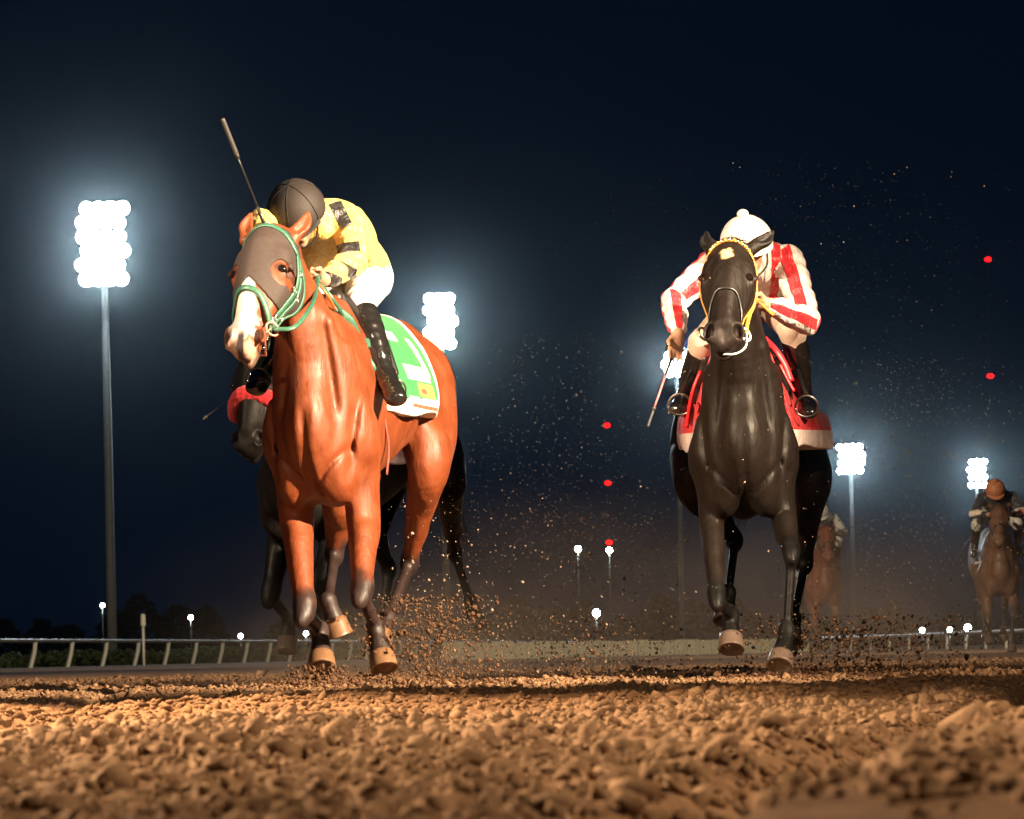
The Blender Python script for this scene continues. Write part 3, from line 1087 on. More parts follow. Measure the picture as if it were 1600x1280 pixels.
ground = mesh_obj('ground', [(-900, -60, -.07), (900, -60, -.07), (900, 1500, -.07), (-900, 1500, -.07)], [(0, 1, 2, 3)], M_dirt, smooth=False)
tag(ground, 'dark flat ground beyond the track', kind='structure')

# loose clods on the track, as real pieces in one mass
ICO = None


def ico(sub):
    if sub == 0:
        return (np.array([(1, 0, 0), (-1, 0, 0), (0, 1, 0), (0, -1, 0), (0, 0, 1), (0, 0, -1)], dtype=F32),
                np.array([(0, 2, 4), (2, 1, 4), (1, 3, 4), (3, 0, 4), (2, 0, 5), (1, 2, 5), (3, 1, 5), (0, 3, 5)], dtype=np.int32))
    import bmesh
    bm = bmesh.new(); bmesh.ops.create_icosphere(bm, subdivisions=sub, radius=1.0)
    v = np.array([x.co[:] for x in bm.verts], dtype=F32); f = np.array([[w.index for w in x.verts] for x in bm.faces], dtype=np.int32)
    bm.free(); return v, f


def scatter(name, pos, size, sub, mat, seed, flat=.75, kind='stuff', label=None):
    r = np.random.default_rng(seed)
    v, f = ico(sub)
    protos = [v * r.uniform(.45, 1.35, (len(v), 1)) for _ in range(12)]
    n = len(pos)
    out = np.empty((n, len(v), 3), dtype=F32)
    ang = r.uniform(0, 2 * math.pi, n); tl = r.uniform(-.8, .8, n)
    which = r.integers(0, 12, n)
    sc = (size[:, None] * r.uniform(.6, 1.3, (n, 3))); sc[:, 2] *= flat
    for k in range(12):
        m = which == k
        if not m.any(): continue
        q = protos[k][None] * sc[m][:, None, :]
        c, s = np.cos(tl[m])[:, None], np.sin(tl[m])[:, None]
        q = np.stack([q[..., 0], q[..., 1] * c - q[..., 2] * s, q[..., 1] * s + q[..., 2] * c], -1)
        c, s = np.cos(ang[m])[:, None], np.sin(ang[m])[:, None]
        out[m] = np.stack([q[..., 0] * c - q[..., 1] * s, q[..., 0] * s + q[..., 1] * c, q[..., 2]], -1) + pos[m][:, None, :]
    F = (f[None] + (np.arange(n) * len(v))[:, None, None]).reshape(-1, 3)
    o = np_mesh(name, out.reshape(-1, 3), F, mat, smooth=False)
    return tag(o, label, kind=kind)


def clod_positions(n, y0, y1, p, seed):
    r = np.random.default_rng(seed)
    u = r.random(n)
    y = (y0 ** p + u * (y1 ** p - y0 ** p)) ** (1 / p)
    x = r.uniform(-1, 1, n) * (y * .20 + .1)
    keep = r.random(n) < np.where(((x - .10) - (y - 2.37) * .215 > .03) & (y < 10), .22, 1.0)
    x, y = x[keep], y[keep]
    return np.stack([x, y, track_height(x, y)], 1).astype(F32), r


pos, r_ = clod_positions(3200, 1.8, 7, 1.4, 21)
scatter('near_clods', pos + V(0, 0, .003), (r_.gamma(1.6, .0030, len(pos)) + .0032).astype(F32), 2, M_clod, 1, label='loose crumbly clods on the dirt nearest the camera')
pos, r_ = clod_positions(20000, 2.0, 9.5, 1.15, 22)
scatter('loose_clods', pos + V(0, 0, .002), (r_.gamma(2.0, .0042, len(pos)) * np.interp(pos[:, 1], [2, 10, 26], [.8, .8, 1.3]) + .0016).astype(F32), 1, M_clod, 2, label='smaller clods scattered over the track in front of the horses')
pos, r_ = clod_positions(27000, 9.5, 26, 1.15, 23)
scatter('far_clods', pos + V(0, 0, .002), (r_.gamma(2.0, .0042, len(pos)) * np.interp(pos[:, 1], [2, 10, 26], [.8, .8, 1.3]) + .0016).astype(F32), 0, M_clod, 3, label='fine crumbs of dirt on the track round and beyond the horses')
# heaps thrown up under the hooves
ps = []
r_ = np.random.default_rng(5)
for cx, cy, sx, sy, n in ((P(500, 1068, 13.1).x, 13.0, .12, .3, 900), (P(625, 1070, 13.1).x, 13.1, .24, .4, 1900), (P(1290, 1060, 14.2).x, 14.3, .28, .5, 1300)):
    x = r_.normal(cx, sx, n); y = r_.normal(cy, sy, n)
    z = track_height(x, y) + np.abs(r_.normal(0, .011, n))
    ps.append(np.stack([x, y, z], 1))
pos = np.concatenate(ps).astype(F32)
scatter('torn_clods', pos, (r_.gamma(1.8, .0023, len(pos)) + .0018).astype(F32), 1, M_torn, 6, label='dark clods heaped where the hooves struck')

# ------------------------------------------------------------------ rail round the infield
M_rail = plain('rail_paint', (.72, .68, .58), .5, var=.1)
M_railtop = plain('rail_top', (.13, .11, .09), .5, var=.2)
rail = empty('inner_rail', (0, 0, 0))
rail_pts = []
for k in range(62):
    y = 98 + 4.55 * k
    x = -18.6 + .171 * (y - 118) - .00002 * (y - 118) ** 2
    rail_pts.append((x, y))
vs, fs = tube([(x, y, 1.03) for x, y in rail_pts], .075, 8)
mesh_obj('top_rail', vs, fs, M_railtop, rail)
pv, pf = tube([(-.22, 0, -.06), (-.05, 0, .6), (.0, 0, 1.0)], .085, 6)
post_me = bpy.data.meshes.new('post'); post_me.from_pydata([tuple(v) for v in pv], [], pf); post_me.materials.append(M_rail)
for x, y in rail_pts:
    o = link(bpy.data.objects.new('post', post_me)); o.parent = rail; o.location = (x, y, 0)
tag(rail, 'low pale rail on leaning posts running round the infield', 'rail')

hedge = []
n = 5200
r_ = np.random.default_rng(31)
t = r_.random(n)
y = 112 + 150 * t
x = -18.6 + .171 * (y - 118) - 7 - 5 * r_.random(n) + .0
z = r_.random(n) * (.62 + .16 * np.sin(y * .21) + .12 * np.sin(y * .07 + 1))
scatter('infield_turf', np.stack([x, y, z], 1).astype(F32), np.full(n, .24, dtype=F32), 0, M_infield, 33, label='low yellow green turf bank seen under the rail')
# the pale barrier beyond the middle of the track
M_barrier = plain('barrier_board', (.62, .54, .40), .7, var=.15, scale=3)
bar = empty('track_barrier', P(1000, 1018, 92))
for k in range(30):
    p0 = P(690 + 19.2 * k, 1020, 88 + .9 * k); p1 = P(690 + 19.2 * (k + 1) - .8, 1020, 88 + .9 * (k + 1))
    a, b_ = V(p0.x, p0.y, 0), V(p1.x, p1.y, 0)
    hh = .50 + .02 * math.sin(k * 1.7)
    vs = [a + V(0, 0, -.06), b_ + V(0, 0, -.06), b_ + V(0, 0, hh), a + V(0, 0, hh)]
    vs += [v + V(-.01, .06, 0) for v in vs]
    mesh_obj('board', vs, [(0, 1, 2, 3), (7, 6, 5, 4), (3, 2, 6, 7), (0, 3, 7, 4), (1, 5, 6, 2), (0, 4, 5, 1)], M_barrier, bar, smooth=False)
tag(bar, 'low pale board barrier across the far track, between the lead horses', 'barrier')
orail = empty('outer_rail', P(1500, 1009, 100))
pr = [P(1270, 1012, 128), P(1360, 1010, 118), P(1450, 1009, 108), P(1540, 1008, 98), P(1640, 1006, 90), P(1760, 1004, 84)]
vs, fs = tube([(p.x, p.y, .52) for p in pr], .060, 8)
mesh_obj('top_rail', vs, fs, M_rail, orail)
for k in range(16):
    q = resample(pr, 16)[k]
    vs, fs = tube([(q[0], q[1], -.06), (q[0], q[1], .52)], .045, 6)
    mesh_obj('post', vs, fs, M_rail, orail)
tag(orail, 'white rail low on the horizon at the right, under the small lamps', 'rail')

# ------------------------------------------------------------------ dark trees beyond the track
M_tree = plain('night_foliage', (.010, .016, .008), .8, var=.5, scale=.6)
r_ = np.random.default_rng(44)
n = 15000
x = r_.uniform(-190, 190, n)
top = 7 + 2.5 * np.sin(x * .06) + 2.5 * np.sin(x * .17 + 1) + 1.8 * np.sin(x * .41 + 2) + 1.2 * np.sin(x * .9)
z = top * (1 - r_.random(n) ** 1.6) ; yy = 640 + 12 * r_.random(n)
scatter('treeline', np.stack([x, yy, z], 1).astype(F32), r_.uniform(.5, 1.2, n).astype(F32), 0, M_tree, 9, label='black treeline beyond the infield')


# ------------------------------------------------------------------ lights of the track
def emis(name, col, s):
    m, nt, b = new_mat(name)
    b.inputs['Base Color'].default_value = (*col, 1)
    b.inputs['Emission Color'].default_value = (*col, 1)
    b.inputs['Emission Strength'].default_value = s
    return m


M_lens = emis('lit_lens', (.84, .95, 1.0), 420)
M_pole = plain('galvanised_pole', (.22, .24, .25), .6, .2, var=.1, scale=2)
M_house = plain('lamp_housing', (.30, .31, .32), .5, .5, var=.1)

def disc(c, r_, n=14, ax=(0, -1, -.25)):
    ax = nrm(ax); s = nrm(np.cross(ax, V(0, 0, 1))); u = np.cross(s, ax)
    vs = [V(c) + s * r_ * math.cos(2 * math.pi * k / n) + u * r_ * math.sin(2 * math.pi * k / n) for k in range(n)]
    return vs, [tuple(range(n))]


def bowl_mesh(r_=.50):
    """spun reflector: rim to back cap"""
    vs, fs = [], []
    N = 14
    prof = [(0, r_), (.10, r_ * .95), (.26, r_ * .65), (.36, r_ * .3), (.48, r_ * .28)]
    ax = nrm((0, 1, .25)); s = V(1, 0, 0); u = np.cross(ax, s)
    for d, r in prof:
        for k in range(N):
            vs.append(ax * d + s * r * math.cos(2 * math.pi * k / N) + u * r * math.sin(2 * math.pi * k / N))
    for i in range(len(prof) - 1):
        for k in range(N):
            k2 = (k + 1) % N
            fs.append((i * N + k, i * N + k2, (i + 1) * N + k2, (i + 1) * N + k))
    fs.append(tuple((len(prof) - 1) * N + k for k in range(N)))
    return vs, fs


_bv, _bf = bowl_mesh()
bowl_me = bpy.data.meshes.new('housing'); bowl_me.from_pydata([tuple(map(float, v)) for v in _bv], [], _bf); bowl_me.materials.append(M_house)
_dv, _df = disc((0, -.012, -.003), .50)
lens_me = bpy.data.meshes.new('lens'); lens_me.from_pydata([tuple(map(float, v)) for v in _dv], [], _df); lens_me.materials.append(M_lens)


def mast(px, py_mid, D, rows_, cols, dx, dz, pole_r, label, shift=0.0):
    top = P(px, py_mid, D)
    root = empty('floodlight_mast', (top.x, top.y, 0))
    tag(root, label, 'floodlight', 'floodlight masts')
    H_ = top.z
    vs, fs = tube([(top.x, top.y + .8, -.07), (top.x, top.y + .8, H_ * .5), (top.x, top.y + .8, H_ + rows_ * dz * .5)], [pole_r * 1.15, pole_r, pole_r * .7], 12)
    mesh_obj('pole', vs, fs, M_pole, root)
    for i in range(rows_):
        z = H_ + (i - (rows_ - 1) / 2) * dz
        off = shift * (i - (rows_ - 1) / 2) + .22 * math.sin(i * 2.3 + px)
        w = dx * (cols - 1) / 2
        vs, fs = tube([(top.x - w - .3 + off, top.y + .55, z), (top.x + w + .3 + off, top.y + .55, z)], .07, 6)
        mesh_obj('crossarm', vs, fs, M_house, root)
        for j in range(cols):
            x = top.x + (j - (cols - 1) / 2) * dx + off
            f = link(bpy.data.objects.new('floodlight', bowl_me)); child(f, root); f.location = (x - root.location.x + 0, 0, z); f.matrix_parent_inverse = Matrix.Identity(4)
            f.location = (x - root.location.x, 0, z)
            l = link(bpy.data.objects.new('lens', lens_me)); l.parent = f
    return root


mast(160, 381, 226, 6, 4, .84, 1.0, .30, 'tallest floodlight mast, at the left edge, rows of white lamps')
mast(688, 502, 283, 5, 3, .86, 1.0, .28, 'floodlight mast between the bay horse and the black horse')
mast(1058, 569, 333, 3, 3, .95, .85, .26, 'floodlight mast behind the hand and whip of the striped jockey')
mast(1330, 717, 505, 4, 4, 1.05, 1.25, .38, 'floodlight mast just right of the black horse')
mast(1527, 740, 555, 4, 3, 1.10, 1.35, .38, 'floodlight mast above the orange cap at the right edge')

M_dark = plain('dark_steel', (.01, .01, .01), .8)
M_small = emis('lit_small_lamp', (.85, 1.0, .90), 60)
M_redl = emis('lit_beacon', (1.0, .004, .004), 7)


def lamp_post(px, py, D, r, label, mat, group, z0=0.0):
    c = P(px, py, D)
    root = empty('lamp_post', (c.x, c.y, 0))
    tag(root, label, 'lamp', group)
    vs, fs = sphere_vf(c, r, 12, 8)
    mesh_obj('lamp', vs, fs, mat, root)
    vs, fs = tube([(c.x, c.y, -.07), (c.x, c.y, c.z - r * .8)], .045, 6)
    mesh_obj('pole', vs, fs, M_house, root)
    return root


for px, py, D, r, lb in ((160, 946, 330, .22, 'small round lamp left of the tallest mast, near the ground'), (298, 965, 330, .24, 'small round lamp over the rail, right of the marker post'),
                         (376, 994, 330, .22, 'small round lamp touching the rail left of the bay horse'), (478, 990, 330, .24, 'small round lamp at the rail behind the bay horse knee'),
                         (903, 858, 360, .34, 'left one of two small lamps in the dust between the horses'), (952, 860, 360, .34, 'right one of two small lamps in the dust, below the lowest red beacon'),
                         (932, 958, 300, .36, 'low lamp shining through the flying dirt between the horses'),
                         (1441, 985, 330, .26, 'leftmost of three lamps low over the far rail at the right'), (1484, 984, 330, .24, 'middle of three lamps low over the far rail at the right'), (1512, 981, 330, .36, 'brightest of three lamps low over the far rail, beside the brown horse')):
    lamp_post(px, py, D, r, lb, M_small, 'small lamps round the infield')
for px, pys, D, lb, g in ((948, (665, 755, 848), 700, 'thin radio mast with three red beacons between the horses', 3), (1543, (406, 588), 700, 'thin radio mast with two red beacons above the orange cap', 2)):
    c0 = P(px, pys[0], D)
    root = empty('radio_mast', (c0.x, c0.y, 0)); tag(root, lb, 'radio mast', 'radio masts')
    for a in range(3):
        an = 2.1 * a
        vs, fs = tube([(c0.x + .35 * math.cos(an), c0.y + .35 * math.sin(an), -.07), (c0.x + .35 * math.cos(an), c0.y + .35 * math.sin(an), c0.z)], .012, 5)
        mesh_obj('leg', vs, fs, M_dark, root)
    for py in pys:
        c = P(px, py, D)
        vs, fs = sphere_vf((c0.x, c0.y - .6, c.z), .62, 10, 8, (1.2, 1, .8))
        mesh_obj('beacon', vs, fs, M_redl, root)
c = P(224, 1000, 112)
root = empty('marker_post', (c.x, c.y, 0)); tag(root, 'pale marker post with a white head standing at the left rail', 'post')
vs, fs = tube([(c.x, c.y, -.07), (c.x, c.y, 1.45)], .05, 8); mesh_obj('pole', vs, fs, M_rail, root)
p_, q_ = Field().add(Cone((c.x, c.y, 1.45), (c.x, c.y, 1.78), .10, .09), .02).mesh(.03); np_mesh('head', p_, q_, M_rail, root)

# ------------------------------------------------------------------ night air: one closed box of thin haze
def box_obj(name, lo, hi, mat):
    x0, y0, z0 = lo; x1, y1, z1 = hi
    vs = [(x0, y0, z0), (x1, y0, z0), (x1, y1, z0), (x0, y1, z0), (x0, y0, z1), (x1, y0, z1), (x1, y1, z1), (x0, y1, z1)]
    return mesh_obj(name, vs, [(3, 2, 1, 0), (4, 5, 6, 7), (0, 1, 5, 4), (1, 2, 6, 5), (2, 3, 7, 6), (3, 0, 4, 7)], mat, smooth=False)


def vol_mat(name, col, dens, aniso=0.0):
    m = bpy.data.materials.new(name); m.use_nodes = True
    nt = m.node_tree; nt.nodes.clear()
    o = nt.nodes.new('ShaderNodeOutputMaterial'); v = nt.nodes.new('ShaderNodeVolumePrincipled')
    v.inputs['Color'].default_value = (*col, 1); v.inputs['Density'].default_value = dens; v.inputs['Anisotropy'].default_value = aniso
    nt.links.new(v.outputs[0], o.inputs['Volume'])
    return m


haze = box_obj('haze', (-1000, -70, -1.2), (1000, 1600, 125), vol_mat('night_haze', (.66, .86, 1.0), .000032, .98))
tag(haze, 'thin night haze glowing round the floodlights', kind='stuff')
def silk_mat(name, base_mix, rough=.45, fold=.55, weave=.1):
    """racing silk or cloth; the channels of the attribute hold signed distances to coloured patches"""
    m, nt, b = new_mat(name)
    at = nt.nodes.new('ShaderNodeVertexColor'); at.layer_name = 'col'
    sep = nt.nodes.new('ShaderNodeSeparateColor'); nt.links.new(at.outputs['Color'], sep.inputs[0])
    base, layers = base_mix
    c = base
    for ch, col in layers:
        st = nt.nodes.new('ShaderNodeMath'); st.operation = 'GREATER_THAN'; st.inputs[1].default_value = 0.5
        nt.links.new(sep.outputs[ch], st.inputs[0])
        c = mixc(nt, st.outputs[0], c, col)
    n = noise(nt, 45, 4, .6)
    c = mixc(nt, 1.0, c, ramp(nt, n.outputs['Fac'], [(.3, (.82,) * 3), (.7, (1.08,) * 3)]), 'MULTIPLY')
    nt.links.new(c, b.inputs['Base Color'])
    b.inputs['Roughness'].default_value = rough
    b.inputs['Sheen Weight'].default_value = .2
    n2 = noise(nt, 26, 3, .55, stretch=(1, 1, .5))
    p = bump(nt, b, n2.outputs['Fac'], fold * 1.5, .018)
    wv = noise(nt, 11, 2, .4, stretch=(1.6, 1, .55)); wv.inputs['Distortion'].default_value = 1.6
    p = bump(nt, b, wv.outputs['Fac'], fold * 1.3, .03, p)
    n3 = noise(nt, 900, 1)
    bump(nt, b, n3.outputs['Fac'], weave, .0005, p)
    return m


def msk(sd):
    return (0.5 - np.asarray(sd) * 20.0)[:, None]


def box_sd(Q, c, hx, hz, ax=(1, 0, 0), dep=.09):
    c = V(c); x = nrm(ax); y = V(0, 1, 0); z = nrm(np.cross(x, y))
    q = Q - c
    return np.maximum(np.maximum(np.abs(q @ x) - hx, np.abs(q @ z) - hz), np.abs(q @ y) - dep)
# ------------------------------------------------------------------ materials used by several things
M_bay = coat_mat('bay_coat', .54, .42, wet=.05)
M_black = coat_mat('dark_coat', .50, .13, wet=.0)
M_eye = plain('eye_glass', (.007, .004, .003), .05, coat=1.0, var=0)
M_hoof = plain('hoof_horn', (.15, .078, .038), .45, scale=60, bump_s=.3)
M_hoofd = plain('hoof_horn_dark', (.085, .058, .044), .4, scale=60, bump_s=.3)
M_hair = plain('black_hair', (.015, .011, .009), .45, var=.3)
M_green = plain('green_strap', (.03, .11, .07), .45, scale=90, bump_s=.2, var=.25)
M_gold = plain('gold_strap', (.50, .22, .04), .4, scale=90, bump_s=.3, var=.35)
M_blk = plain('black_leather', (.012, .011, .011), .35, bump_s=.2)
M_metal = plain('bright_metal', (.75, .73, .70), .22, 1.0, var=.05)
M_steel = plain('stirrup_steel', (.22, .21, .20), .38, 1.0, var=.1)
M_white = plain('white_rubber', (.75, .72, .68), .5, var=.05)
M_hood = plain('hood_cloth', (.030, .018, .015), .75, sheen=.0, scale=70, var=.2, bump_s=.25)
M_redroll = plain('red_fleece', (.34, .004, .010), .9, sheen=.1, scale=160, var=.35, bump_s=1.0, bump_d=.006)
M_pinkgum = plain('pink_rubber', (.60, .22, .16), .45, var=.1)


def muscle_extra(h, amp, gr=.012):
    """lengthwise muscle and skin folds and the grooves between the breast muscles"""
    c, n = math.cos(h.yaw), math.sin(h.yaw)

    def fn(A, X, Y, Z):
        w = np.sin(X * 41 + 2.2 * np.sin(Z * 4.3 + 1) + Y * 9) * .6 + np.sin(X * 73 - Y * 31 + 1.7 * np.sin(Z * 6.1) + 2) * .4
        g = .5 + .5 * np.sin(Z * 7.0 + Y * 3.0 + np.sin(X * 9))
        dx, dy, z = X - h.o[0], Y - h.o[1], Z - h.o[2] - h.lift
        x = dx * c - dy * n; y = dx * n + dy * c
        front = 1 - smoothstep(-.38, -.24, y)
        win = lambda a, b_: smoothstep(a, a + .10, z) * (1 - smoothstep(b_ - .12, b_, z))
        ax = np.abs(x)
        k = 1.5 * np.exp(-(x / .020) ** 2) * win(.62, 1.12)
        k = k + 1.3 * np.exp(-((ax - .075 - .10 * (1.45 - z) * (z < 1.45)) / .018) ** 2) * win(1.02, 1.52)
        k = k + 1.2 * np.exp(-((ax - .175 + .12 * (1.0 - z)) / .017) ** 2) * win(.74, 1.30)
        k = k + 1.1 * np.exp(-((z - .80 - 1.1 * (ax - .05)) / .020) ** 2) * (ax < .17) * smoothstep(.02, .06, ax)
        k = k * front
        flank = 1.0 * np.exp(-((z - 1.30 + .35 * (y - .3)) / .03) ** 2) * smoothstep(.35, .5, y) * (1 - smoothstep(.95, 1.1, y))
        thigh = 1.1 * np.exp(-((y - 1.18 - .25 * (1.3 - z)) / .022) ** 2) * smoothstep(.8, 1.0, z) * (1 - smoothstep(1.4, 1.5, z))
        d = amp * w * g * smoothstep(.55, .75, Z) * (1 - smoothstep(1.45, 1.6, Z)) + gr * (k + flank + thigh)
        return np.where(np.abs(A) < .05, A + d, A)
    return fn


# ================================================================== bay horse
o1 = P(535, 1023, 13.9)
h1 = Horse((o1.x, o1.y, 0), R(10.5), .10)
H1 = Head(P(419, 368, 13.2), P(366, 574, 12.83), R(20), .12, width=1.19)
legs1 = dict(
    fl=dict(elbow=P(463, 812, 13.65), knee=P(476, 958, 13.30), fet=P(500, 985, 13.55), hoof=P(504, 1049, 13.42)),
    fr=dict(elbow=P(568, 812, 13.60), knee=P(565, 930, 13.25), fet=P(586, 980, 13.45), hoof=P(602, 1049, 13.35)),
    hl=dict(stifle=P(535, 770, 14.75), hock=P(522, 868, 14.9), fet=P(512, 938, 14.35), hoof=P(532, 994, 14.36)),
    hr=dict(stifle=P(670, 728, 14.75), hock=P(640, 880, 15.1), fet=P(606, 965, 14.7), hoof=P(590, 1010, 14.55)))
f1 = h1.build_field(H1, legs1, ear_dir=((-.10, .0), (.34, -.05)), ear_len=.150, ear_off=((-.020, .030), (0, 0)), ear_face=(.05, -1, .15), lg=.88, cw=.85, neck_r=.86)
r1 = empty('horse', h1.o)
tag(r1, 'bay horse with white blaze, brown eye hood and green bridle, galloping in front', 'horse', 'racehorses')
pts, q = f1.mesh(.0085, muscle_extra(h1, .0042, .013))
cols = coat_colors(h1, pts, (.17, .038, .009), (.020, .010, .009))
cols = head_marks(h1, pts, cols, dict(t=[.1, .40, .5, .62, .78, .86, 1.0], w=[.0, .024, .028, .034, .045, .046, .0], c=(.80, .72, .66), off=-.01),
                  lip=(.93, (.50, .30, .22)))
cols = nose_marks(h1, pts, cols, (.035, .018, .016), (.10, .06, .045))
np_mesh('body', pts, q, M_bay, r1, cols)
for co, tip, dn in h1.hooves:
    hoof_mesh(co, tip, (1, 0, 0), (0, -1, .1), M_hoof, r1)
eyes(H1, r1, M_eye, dl=-.002, dn=.007)

# hood: cloth over forehead and cheeks with round eye holes
hf1 = Field(); head_field(hf1, H1, ears=False)


def hood_region(H):
    def fn(A, X, Y, Z):
        x, y, z = X - H.o[0], Y - H.o[1], Z - H.o[2]
        t = (x * H.a[0] + y * H.a[1] + z * H.a[2]) / H.L
        l = (x * H.l[0] + y * H.l[1] + z * H.l[2]) / H.w
        n = x * H.n[0] + y * H.n[1] + z * H.n[2]
        edge = .455 + 1.75 * np.abs(l) - 5 * np.maximum(np.abs(l) - .085, 0)
        e = np.maximum(A - .0065, (t - edge) * H.L)
        e = np.maximum(e, (-.03 - t) * H.L)
        for sg in (-1, 1):
            d = np.sqrt(((l - sg * .092) * H.w * 1.25) ** 2 + ((t - .36) * H.L * .85) ** 2 + (n * .3) ** 2) - .044
            e = np.maximum(e, -d)
        e = np.maximum(e, -(n + .19))
        return np.maximum(e, -(A + .02))
    return fn


pts, q = hf1.mesh(.005, hood_region(H1), pad=.01)
hood1 = np_mesh('hood', pts, q, M_hood, r1)


def hp(H, t, l, n): return Vector(H.p(t, l, n))


def hstrap(H, f, name, ctrl, w, mat, root, off=.007, thick=.006, n=30):
    return strap(name, f, [H.p(*c) for c in ctrl], w, mat, root, off, thick, n)



def ring(name, c, ax, R0, r0, mat, parent, sq=1.0, N=24, arc=(0, 1)):
    """metal ring or loop"""
    ax = nrm(ax); s = nrm(np.cross(ax, V(0, 0, 1))); u = np.cross(s, ax)
    pts = [V(c) + s * R0 * math.cos(2 * math.pi * (arc[0] + (arc[1] - arc[0]) * k / N)) + u * R0 * sq * math.sin(2 * math.pi * (arc[0] + (arc[1] - arc[0]) * k / N)) for k in range(N + 1)]
    vs, fs = tube(pts, r0, 8)
    return mesh_obj(name, vs, fs, mat, parent)


for nm, ctrl, w in (('browband', [(.20, -.105, -.06), (.08, -.085, -.01), (.01, -.035, .02), (.005, .02, .02), (.06, .085, -.01), (.13, .105, -.06)], .022),
                    ('cheekpiece', [(.12, .105, -.06), (.35, .115, -.10), (.55, .085, -.09), (.74, .070, -.065)], .024),
                    ('cheekpiece', [(.15, .105, -.09), (.38, .11, -.13), (.58, .08, -.12), (.74, .066, -.085)], .018),
                    ('cheekpiece', [(.20, -.105, -.06), (.40, -.10, -.08), (.6, -.08, -.07), (.76, -.066, -.05)], .022),
                    ('noseband', [(.72, -.066, -.06), (.64, -.062, -.015), (.56, -.035, .03), (.55, .01, .035), (.62, .055, .01), (.74, .07, -.05)], .024),
                    ('throat_strap', [(.14, .10, -.08), (.30, .10, -.17), (.46, .085, -.19), (.62, .06, -.16), (.74, .068, -.08)], .020),
                    ('chin_strap', [(.74, .070, -.06), (.80, .055, -.11), (.80, .0, -.15), (.78, -.05, -.10)], .020)):
    hstrap(H1, hf1, nm, ctrl, w * 1.15, M_green, r1)
for sg in (1, -1):
    c = H1.p(.775, sg * .079, -.060)
    ring('bit_ring', c, H1.l * .8 + H1.n * .5, .030, .0045, M_pinkgum if sg > 0 else M_metal, r1)
for (t, l, n) in ((.40, .118, -.09), (.42, .112, -.135), (.25, .12, -.10), (.66, .084, -.075), (.60, .08, -.13), (.70, .078, -.06)):
    c = hf1.snap([H1.p(t, l, n)], .012)[0]
    ring('buckle', c, hf1.grad([c])[0], .011, .003, M_metal, r1, 1.2, 10)
vs, fs = tube([H1.p(.78, .078, -.05), H1.p(.86, .076, -.02), H1.p(.90, .04, -.13), H1.p(.88, -.03, -.14)], .0045, 6)
mesh_obj('lip_strap', vs, fs, M_pinkgum, r1)

# saddle cloth, green with white border, white numeral blocks, a small emblem and a red bar
def rect(y, z, yc, zc, hy, hz):
    return np.maximum(np.abs(y - yc) - hy, np.abs(z - zc) - hz)


def clothmask1(x, y, z):
    bord = np.minimum(.84 - y + .04 * (z - 1.3), z - 1.10 - .05 * y)
    white = bord - .062
    for r in ((.48, 1.305, .15, .034), (.30, 1.47, .14, .022), (.64, 1.39, .04, .09), (.36, 1.178, .06, .014), (.52, 1.178, .06, .014), (.67, 1.182, .06, .014),
              (.10, 1.165, .035, .03), (.22, 1.165, .035, .03)):
        white = np.minimum(white, rect(y, z, *r))
    white = np.where(x > -5, white, bord)
    red = np.minimum(rect(y, z, .52, 1.152, .19, .009), np.sqrt(((y - .50) / 3) ** 2 + (z - 1.225) ** 2) - .014)
    yel = rect(y, z, .53, 1.23, .10, .030)
    return np.concatenate([msk(white), msk(red), msk(yel)], 1)


M_cloth_g = silk_mat('green_cloth', ((.016, .20, .055), [('Red', (.78, .74, .68)), ('Blue', (.75, .42, .06)), ('Green', (.62, .07, .03))]), .6, .4)
cl1, cfn1 = saddle_cloth(h1, 'saddle_cloth', M_cloth_g, clothmask1, .10, .84, 1.10, .05)
tag(cl1, 'green saddle cloth with white border, emblem and red bar, on the bay horse', 'saddle cloth')


def local_box(h, name, mat, root, secs, vox=.007):
    f = Field()
    for a, b, r0, r1, k in secs:
        f.add(Cone(h.T(*a), h.T(*b), r0, r1), k)
    p_, q_ = f.mesh(vox)
    return np_mesh(name, p_, q_, mat, root)


def saddle(h, label, leather, trim, group=None):
    """light racing saddle: seat, flaps, girth; stirrups are separate parts"""
    root = empty('saddle', h.T(0, .15, 1.5))
    tag(root, label, 'saddle', group)
    local_box(h, 'seat', leather, root, [((0, -.02, 1.60), (0, .12, 1.57), .045, .05, .03), ((0, .12, 1.57), (0, .34, 1.60), .06, .07, .03)])
    for sg in (-1, 1):
        local_box(h, 'flap', leather, root, [((sg * .03, .05, 1.60), (sg * .16, .05, 1.45), .03, .028, .03), ((sg * .16, .05, 1.45), (sg * (.225), .10, 1.26), .028, .02, .03),
                                              ((sg * .14, .22, 1.49), (sg * .225, .16, 1.28), .028, .02, .03)])
    return root


def draw_strap(name, pts, w, mat, root, nrm_dir=(0, -1, .2), thick=.004, n=20):
    q = resample([V(p) for p in pts], n)
    vs, fs = ribbon(q, np.tile(nrm(nrm_dir), (n, 1)), w, thick)
    return mesh_obj(name, vs, fs, mat, root)


def stirrup(toe, ankle, top, root, metal, strapm, name='stirrup'):
    """iron bow round the ball of the foot, hung on a leather"""
    toe, ankle = V(toe), V(ankle)
    d = nrm(toe - ankle)
    c = lerp(ankle, toe, .62) + V(0, 0, .01)
    s = nrm(np.cross(d, V(0, 0, 1))); u = nrm(np.cross(s, d))
    pts = [c + s * .054 * math.cos(a) + u * (.058 * math.sin(a) if math.sin(a) > 0 else .044 * math.sin(a)) for a in np.linspace(0, 2 * math.pi, 25)]
    vs, fs = tube(pts, .005, 8)
    st = mesh_obj(name, vs, fs, metal, root)
    draw_strap('stirrup_leather', [c + u * .056, lerp(c + u * .056, top, .5), top], .022, strapm, root)
    return st


